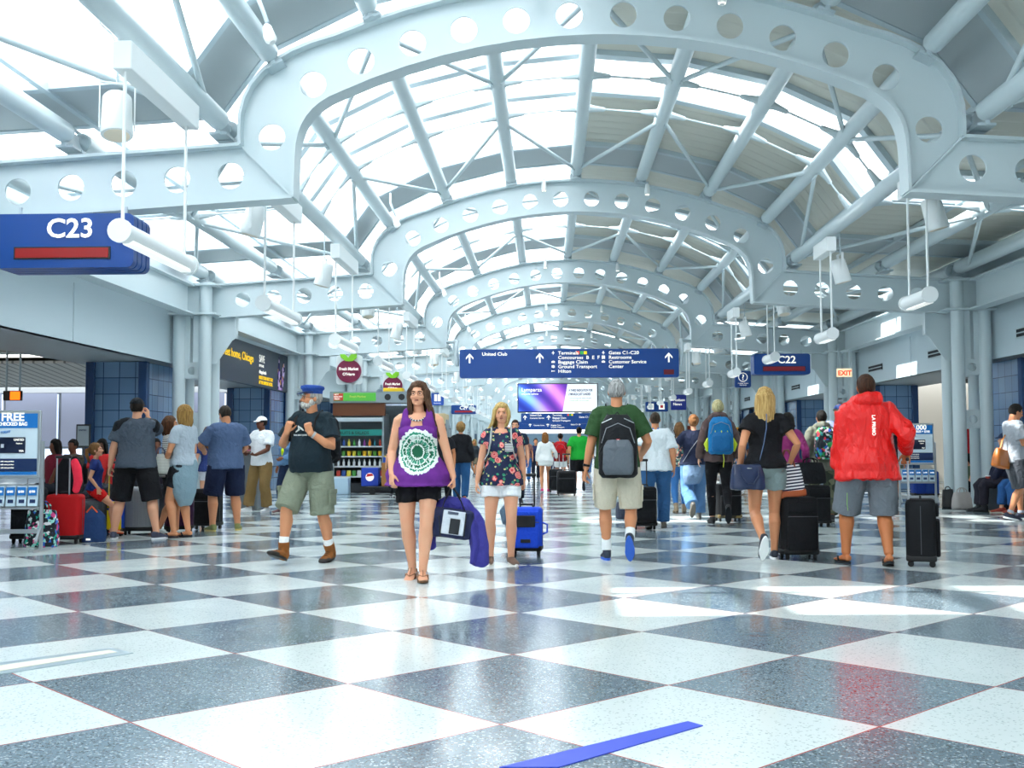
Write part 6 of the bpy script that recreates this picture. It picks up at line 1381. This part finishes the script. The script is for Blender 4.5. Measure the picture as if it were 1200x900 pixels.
p = P_('man in white cap, white tee and khaki trousers standing with a phone', 306, 600, 489, 2.72, w=1.08, sk=SKD, step=dict(RF=(.22, .05, .085, 0, -.7), LF=(-.11, .0, .085, 0, .1)), RH=dict(w=(.16, .26, 1.06), d=(-.5, .7, .2), n=(0, -.3, 1), curl=.8, pole=(.6, -.6, -1)), LH=dict(w=(-.08, .28, 1.05), d=(.5, .7, .1), n=(0, -.3, 1), curl=.8, pole=(-.8, -.5, -.8)), head=(-.5, -.05), top=dict(m=F('#e6ebee'), hem=.85, off=.026, sleeve=.72, soff=.03), bottom=dict(kind='trousers', m=F('#8a6f45'), leg=1.93, bag=.028), shoes=('sneaker', '#eef0f0', '#f2f2f2'), hair=('short', '#14100e'), hat=('cap', '#eef1f2'))
hx = handpos(p, 'R', .07); tag(MB().box((0, 0, .02), (.11, .06, .014), bev=.004).build('phone', mat('#d05a8a', .3), None, loc=(hx.x+.05, hx.y-.05, hx.z+.02)), 'pink phone held by the man in the white cap', 'phone')
p = P_('woman in yellow top, open denim jacket and dark jeans with a black bag', 337, 601, 499, 2.55, sex='f', w=1.03, sk='#8a5638', step='r', RH=dict(w=(.24, .05, .92)), LH=dict(w=(-.10, .24, 1.10), curl=.8, pole=(-.8, -.4, -.8)), head=(-.5, 0), top=dict(kind='long', m=F('#5a7ea4'), hem=.96, off=.03, soff=.022, amp=.01, name='denim_jacket'), bottom=dict(kind='leggings', m=F('#1c2a44'), leg=1.92, off=.008, bag=0), shoes=('slipon', '#6a4a4a', '#c8c0b8'), hair=('bob', '#a8763c', '#6a4420'))
q = MB().rings([(0, .02, .97, .11, .12), (0, .03, 1.1, .10, .105), (0, .035, 1.25, .10, .13), (0, .02, 1.36, .08, .10)], 20, p['T']); bake(q, 'yellow_top', F('#c8e010'), p['root'], .012, 2)
bag('large black shoulder bag on the woman in the yellow top', p['loc'][0]+.26, p['loc'][1]-.08, .66, .36, .18, .34, F('#15161a'), handle=.3, rz=.2)
# girl on a suitcase
gx, gy = -6.30, 13.95
p = person('girl with ponytail in navy tee and red shorts perched on a grey case', gx-.02, gy, 1.20, -pi/2+.35, sex='f', w=1.0, sk=SK1, sit=.86, step=dict(RF=(.08, .34, .17, -.1), LF=(-.06, .28, .19, -.1)), top=dict(m=F('#1c2f6c'), hem=.9, off=.018, sleeve=.45), bottom=dict(m=F('#d01818'), leg=.55, bag=.01), shoes=('sandal', '#e85a1a', '#e8551a'), hair=('pony', '#8a6238', '#6a4828'), head=(-.1, .12), lod=0, RH=dict(w=(.2, .08, .95), d=(0, .1, -1)), LH=dict(w=(-.18, .1, .92), d=(0, .3, -1)), lean=.06)
suitcase('dark grey hard case the girl sits on', gx-.05, gy-.0, .5, W=.36, D=.24, H_=.42, col='#3a4148', style='hard', handle=0)
x_, y_ = gnd(69, 638); rs = suitcase('bright red case with tall pull handle beside the leaflet stand', x_, y_-.0+.16, pi+.05, W=.40, D=.24, H_=.52, col='#b40f14', handle=.44, hcol='#17181c'); pass
bk = MB().rings([(0, 0, 0, .15, .1), (0, 0, .1, .16, .12), (0, 0, .3, .14, .1), (0, 0, .42, .08, .05)], 20, sq=3); o = bake(bk, 'carry_bag', F('#15161b'), None, .012, 2, wrinkle(.012, 8)); o.location = (x_, y_+.26, .60); tag(o, 'black carry bag strapped on top of the bright red case', 'bag')
jk = MB().path([(0, 0, .3), (.04, -.02, .2), (.06, -.03, .06), (.03, -.03, -.06)], [(.04, .03), (.06, .04), (.06, .04), (.04, .03)], 12); o = bake(jk, 'rolled_jacket', F('#f0324a'), None, .01, 2, wrinkle(.012, 9)); o.location = (x_+.14, y_+.06, .68); tag(o, 'neon pink jacket hanging on the bright red case', 'jacket')
x_, y_ = gnd(104, 636)
q = MB().rings([(0, 0, 0, .15, .11), (0, 0, .08, .16, .12), (0, 0, .3, .135, .105), (0, 0, .38, .07, .06)], 22, sq=3)
nbk = empty('backpack', (x_, y_+.12, 0), .2, 'navy blue backpack standing on the floor by the red case', 'backpack'); bake(q, 'pack_body', F('#223c66'), nbk, .01, 2, wrinkle(.012, 8)); MB().path([(-.06, -.09, .36), (0, -.1, .43), (.06, -.09, .36)], .01, 8).build('grab_handle', mat('#e8551a', .6), nbk, smooth=True); MB().box((-.03, -.128, .04), (.05, .01, .02)).build('label_patch', SIGNW, nbk)
x_, y_ = gnd(152, 628); suitcase('silver grey ribbed hard case behind the man in the raglan tee', x_+.05, y_+.25, .1, W=.42, D=.26, H_=.56, col='#8b8f93', style='hard', handle=.0)
x_, y_ = gnd(207, 625); suitcase('dark purple soft case between the talking women', x_, y_+.1, .2, W=.36, D=.26, H_=.56, col='#3c1c3c', handle=.3)
x_, y_ = gnd(236, 622); suitcase('black case behind the blonde woman in the pale tee', x_, y_+.3, -.2, W=.34, D=.26, H_=.50, handle=.2)
x_, y_ = gnd(124, 630); br = suitcase('bright blue and yellow child case with a thin handle', x_, y_+.25, .2, W=.26, D=.18, H_=.42, col='#1c4cc0', col2='#e2c81c', handle=.46, style='soft', rods='#c8b84a')
x_, y_ = gnd(32, 644); bag('flower-patterned tote bag behind the FREE CHECKED BAG stand', x_, y_+.35, 0, .36, .22, .42, patchwork(['#1fa88c', '#2a6ac8', '#e04a8a', '#9adcd0', '#f0f0f0'], 30, '#0c1420'), handle=.1, kind='tote_bag')
x_, y_ = gnd(12, 640); suitcase('black case with red edge behind the FREE CHECKED BAG stand', x_, y_+.45, 0, W=.36, D=.25, H_=.6, handle=.3)
x_, y_ = gnd(285, 598); tag(MB().box((0, 0, .5), (.5, .4, 1.0), bev=.03).box((0, 0, 1.0), (.54, .44, .06), bev=.01).build('waste_bin', mat('#6f777c', .4, .3), None, loc=(x_, y_+.2, 0)), 'grey metal waste cabinet between the polo man and white-capped man', 'bin')
# seated in the lounge behind the queue
rowm = mat('#20262e', .6)
for i, (px, py, ty, top_, hr, lb) in enumerate(((63, 607, 531, '#7c1c30', '#1c1512', 'seated traveller in maroon behind the red case'), (84, 606, 526, '#4c443c', '#1a1410', 'seated traveller in brown behind the girl'), (118, 608, 528, '#c02a2a', '#0f0c0a', 'seated traveller with dark hair and a red scarf'), (134, 606, 531, '#1d1d22', '#0f0c0a', 'seated traveller in black next to the raglan tee'), (181, 612, 535, '#2a2230', '#15100d', 'seated boy in dark tee between the queueing people'))):
    x_, y_ = gnd(px, py); H_ = 1.62
    person(lb, x_, y_, H_, pi+.3*(i-2) if i < 4 else pi+.5, sk=SKD if i != 2 else '#5a3828', sit=.53, step=dict(RF=(.1, .40, .085, 0), LF=(-.1, .42, .085, 0)), top=dict(m=F(top_)), bottom=dict(kind='trousers' if i < 4 else 'shorts', m=F('#23262e'), leg=1.9 if i < 4 else 1.0), hair=('short' if i in (1, 4) else 'bob', hr), lod=2, LH=dict(w=(-.12, .3, .72), d=(0, 1, 0), n=(0, 0, -1)), RH=dict(w=(.12, .3, .72), d=(0, 1, 0), n=(0, 0, -1)))
    o = MB().box((0, .02, .22), (.56, .5, .44), bev=.05).box((0, .27, .62), (.56, .1, .5), bev=.04).build('lounge_chair', rowm, None, loc=(x_, y_+.04, 0)); tag(o, 'dark lounge seat under the ' + lb.split('seated ')[1], 'seat')
q = MB().box((0, 0, .02), (.4, .4, .04)).tube((0, 0, 0), (0, 0, 1.15), .02).box((0, 0, 1.35), (.26, .03, .42), bev=.006); x_, y_ = gnd(96, 598); o = q.build('notice_stand', DARKG, None, loc=(x_, y_, 0)); tag(o, 'slim dark notice stand in the lounge behind the girl', 'notice'); MB().box((0, -.018, 1.35), (.21, .006, .36)).build('notice_sheet', mat('#b9c4cc', .5), o); text('UNITED', .04, (-.08, -.024, 1.44), mat('#1d2f66', .5), o)
# ---- middle distance
p = P_('curly blonde woman in black jacket and jeans, back turned', 540, 588, 496, .0, sex='f', w=1.12, sk=SK1, step='l', top=dict(kind='jacket', m=F('#17191e'), hem=.86, off=.028), bottom=dict(kind='trousers', m=F('#2c5a8c'), leg=1.95), shoes=('dress', '#8a3a34', '#5a2a24'), hair=('curly', '#b08a50', '#7c5a30'))
bag('blue patterned shoulder bag beside the curly blonde woman', p['loc'][0]-.24, p['loc'][1], .85, .2, .12, .3, patchwork(['#5a9ac8', '#d8e0a0', '#2a5a8a'], 20, '#1d4468'), handle=.2)
P_('dark-haired man in black facing the camera behind the long-haired woman', 519, 590, 500, pi, w=1.05, sk=SK3, step='r', top=dict(m=F('#1a1c22')), bottom=dict(kind='trousers', m=F('#22262e'), leg=1.95), hair=('short', '#14110f'))
P_('man with glasses and dark top right behind the woman in the rose-print top', 604, 590, 493, pi, w=1.05, sk=SK1, step='r', glasses=True, beard='#6a4a30', top=dict(m=F('#1f2c40')), bottom=dict(kind='trousers', m=F('#232a36'), leg=1.95), hair=('short', '#3a2a1e'))
p = P_('auburn-haired woman with a white bag walking toward the camera in jeans', 617, 565, 512, pi, sex='f', sk=SK2, step='l', top=dict(kind='tee', m=patchwork(['#a86a5a', '#6a5a5a'], 20, '#8a5a50')), bottom=dict(kind='trousers', m=F('#2f5f9c'), leg=1.95), hair=('long', '#a05a2c', '#6a3818'))
bag('white shoulder bag of the auburn-haired woman', p['loc'][0]-.25, p['loc'][1]-.1, .85, .42, .15, .4, F('#dfe4e6'), handle=.2)
P_('person in navy walking beside the auburn-haired woman', 628, 563, 515, pi, sk=SK2, step='r', top=dict(kind='long', m=F('#1c2448')), bottom=dict(kind='trousers', m=F('#1c2030'), leg=1.95), hair=('short', '#3a2c22'))
P_('girl in a loose white hoodie with bare legs walking away', 639, 577, 507, 0, sex='f', sk=SK2, step='r', top=dict(kind='long', m=F('#dfe3e2'), hem=.80, off=.035, flare=.03), bottom=dict(m=F('#d8dcdc'), leg=.3), shoes=('sneaker', '#d8407a', '#eeeeee'), hair=('long', '#9a6430', '#6a4220'), RH=dict(w=(.33, .1, 1.0)))
p = P_('child in white shorts walking away beside the man in green', 657, 573, 508, 0, sex='f', sk=SK2, step='l', top=dict(m=F('#8a1c24')), bottom=dict(m=F('#e2e4e4'), leg=.5), hair=('short', '#2a1c14'))
backpack(p, 'red backpack on the child in white shorts', F('#c01c24'), F('#a0141c'), W=.34, H_=.5, z0=.98)
P_('man in bright green tee and black shorts walking away', 679, 576, 501, .0, sk=SK2, w=1.18, step='Lk', LH=dict(w=(-.30, -.05, .92)), top=dict(m=F('#1c9c34'), hem=.86, off=.03, sleeve=.8, soff=.03), bottom=dict(m=F('#17181c'), leg=.85, bag=.03), shoes=('sneaker', '#1c1e24', '#2a2c30'), hair=('short', '#1e1814'))
for (px, py, W_, lb) in ((664, 581, .44, 'black case pulled by the man in the green tee'), (652, 577, .36, 'dark case just beside the girl in the white hoodie')):
    x_, y_ = gnd(px, py); suitcase(lb, x_, y_, 0, W=W_, D=.28, H_=.52, handle=.38)
# ---- far down the hall
far = [(503, 566, 514, '#2a3c6c', '#22262c', 'blue'), (484, 571, 508, '#8a2a2a', '#2a3040', 'maroon'), (512, 560, 514, '#d8dcdc', '#3a4a6a', 'white'), (556, 558, 516, '#3a3f46', '#6a6050', 'charcoal'), (567, 553, 517, '#5a86b8', '#23262e', 'sky blue'), (648, 551, 519, '#c8b8a0', '#2a4470', 'sand'), (668, 555, 516, '#d2a83a', '#23262e', 'mustard'), (690, 556, 516, '#24262c', '#3c5c8c', 'black'), (700, 551, 519, '#b0b6ba', '#23262e', 'silver grey'), (606, 549, 519, '#a03a5a', '#22262c', 'raspberry'), (631, 547, 520, '#4a6a4a', '#2c2f36', 'moss green'), (742, 566, 512, '#6a4a8a', '#20242a', 'violet'), (752, 575, 505, '#b86a4a', '#2a4470', 'terracotta'), (776, 566, 511, '#e0e2e2', '#8a7a60', 'cream'), (868, 580, 505, '#2c4a6a', '#20242a', 'teal'), (590, 552, 517, '#7a8a96', '#2a2e36', 'steel grey'), (660, 546, 520, '#e06a2a', '#2a2e36', 'orange'), (462, 582, 512, '#39424c', '#20242a', 'slate'), (718, 549, 519, '#3a6ab0', '#c8b890', 'cobalt'), (578, 546, 520, '#c83a3a', '#2a3a5a', 'scarlet')]
for i, (px, py, ty, c1_, c2_, nm) in enumerate(far):
    P_('small distant traveller in a %s top far down the concourse' % nm, px, py, ty, (0, pi, .3, pi-.2)[i % 4], sex='mf'[i % 2], sk=(SK2, SK1, SKD, SK3)[i % 4], step='rlRL'[i % 4], top=dict(kind='tee' if i % 3 else 'long', m=F(c1_)), bottom=dict(kind='trousers' if i % 3 else 'shorts', m=F(c2_), leg=1.95 if i % 3 else .9), hair=('long' if i % 2 else 'short', ('#3a2a1c', '#8a6238', '#17130f', '#c8a868')[i % 4]), lod=2)
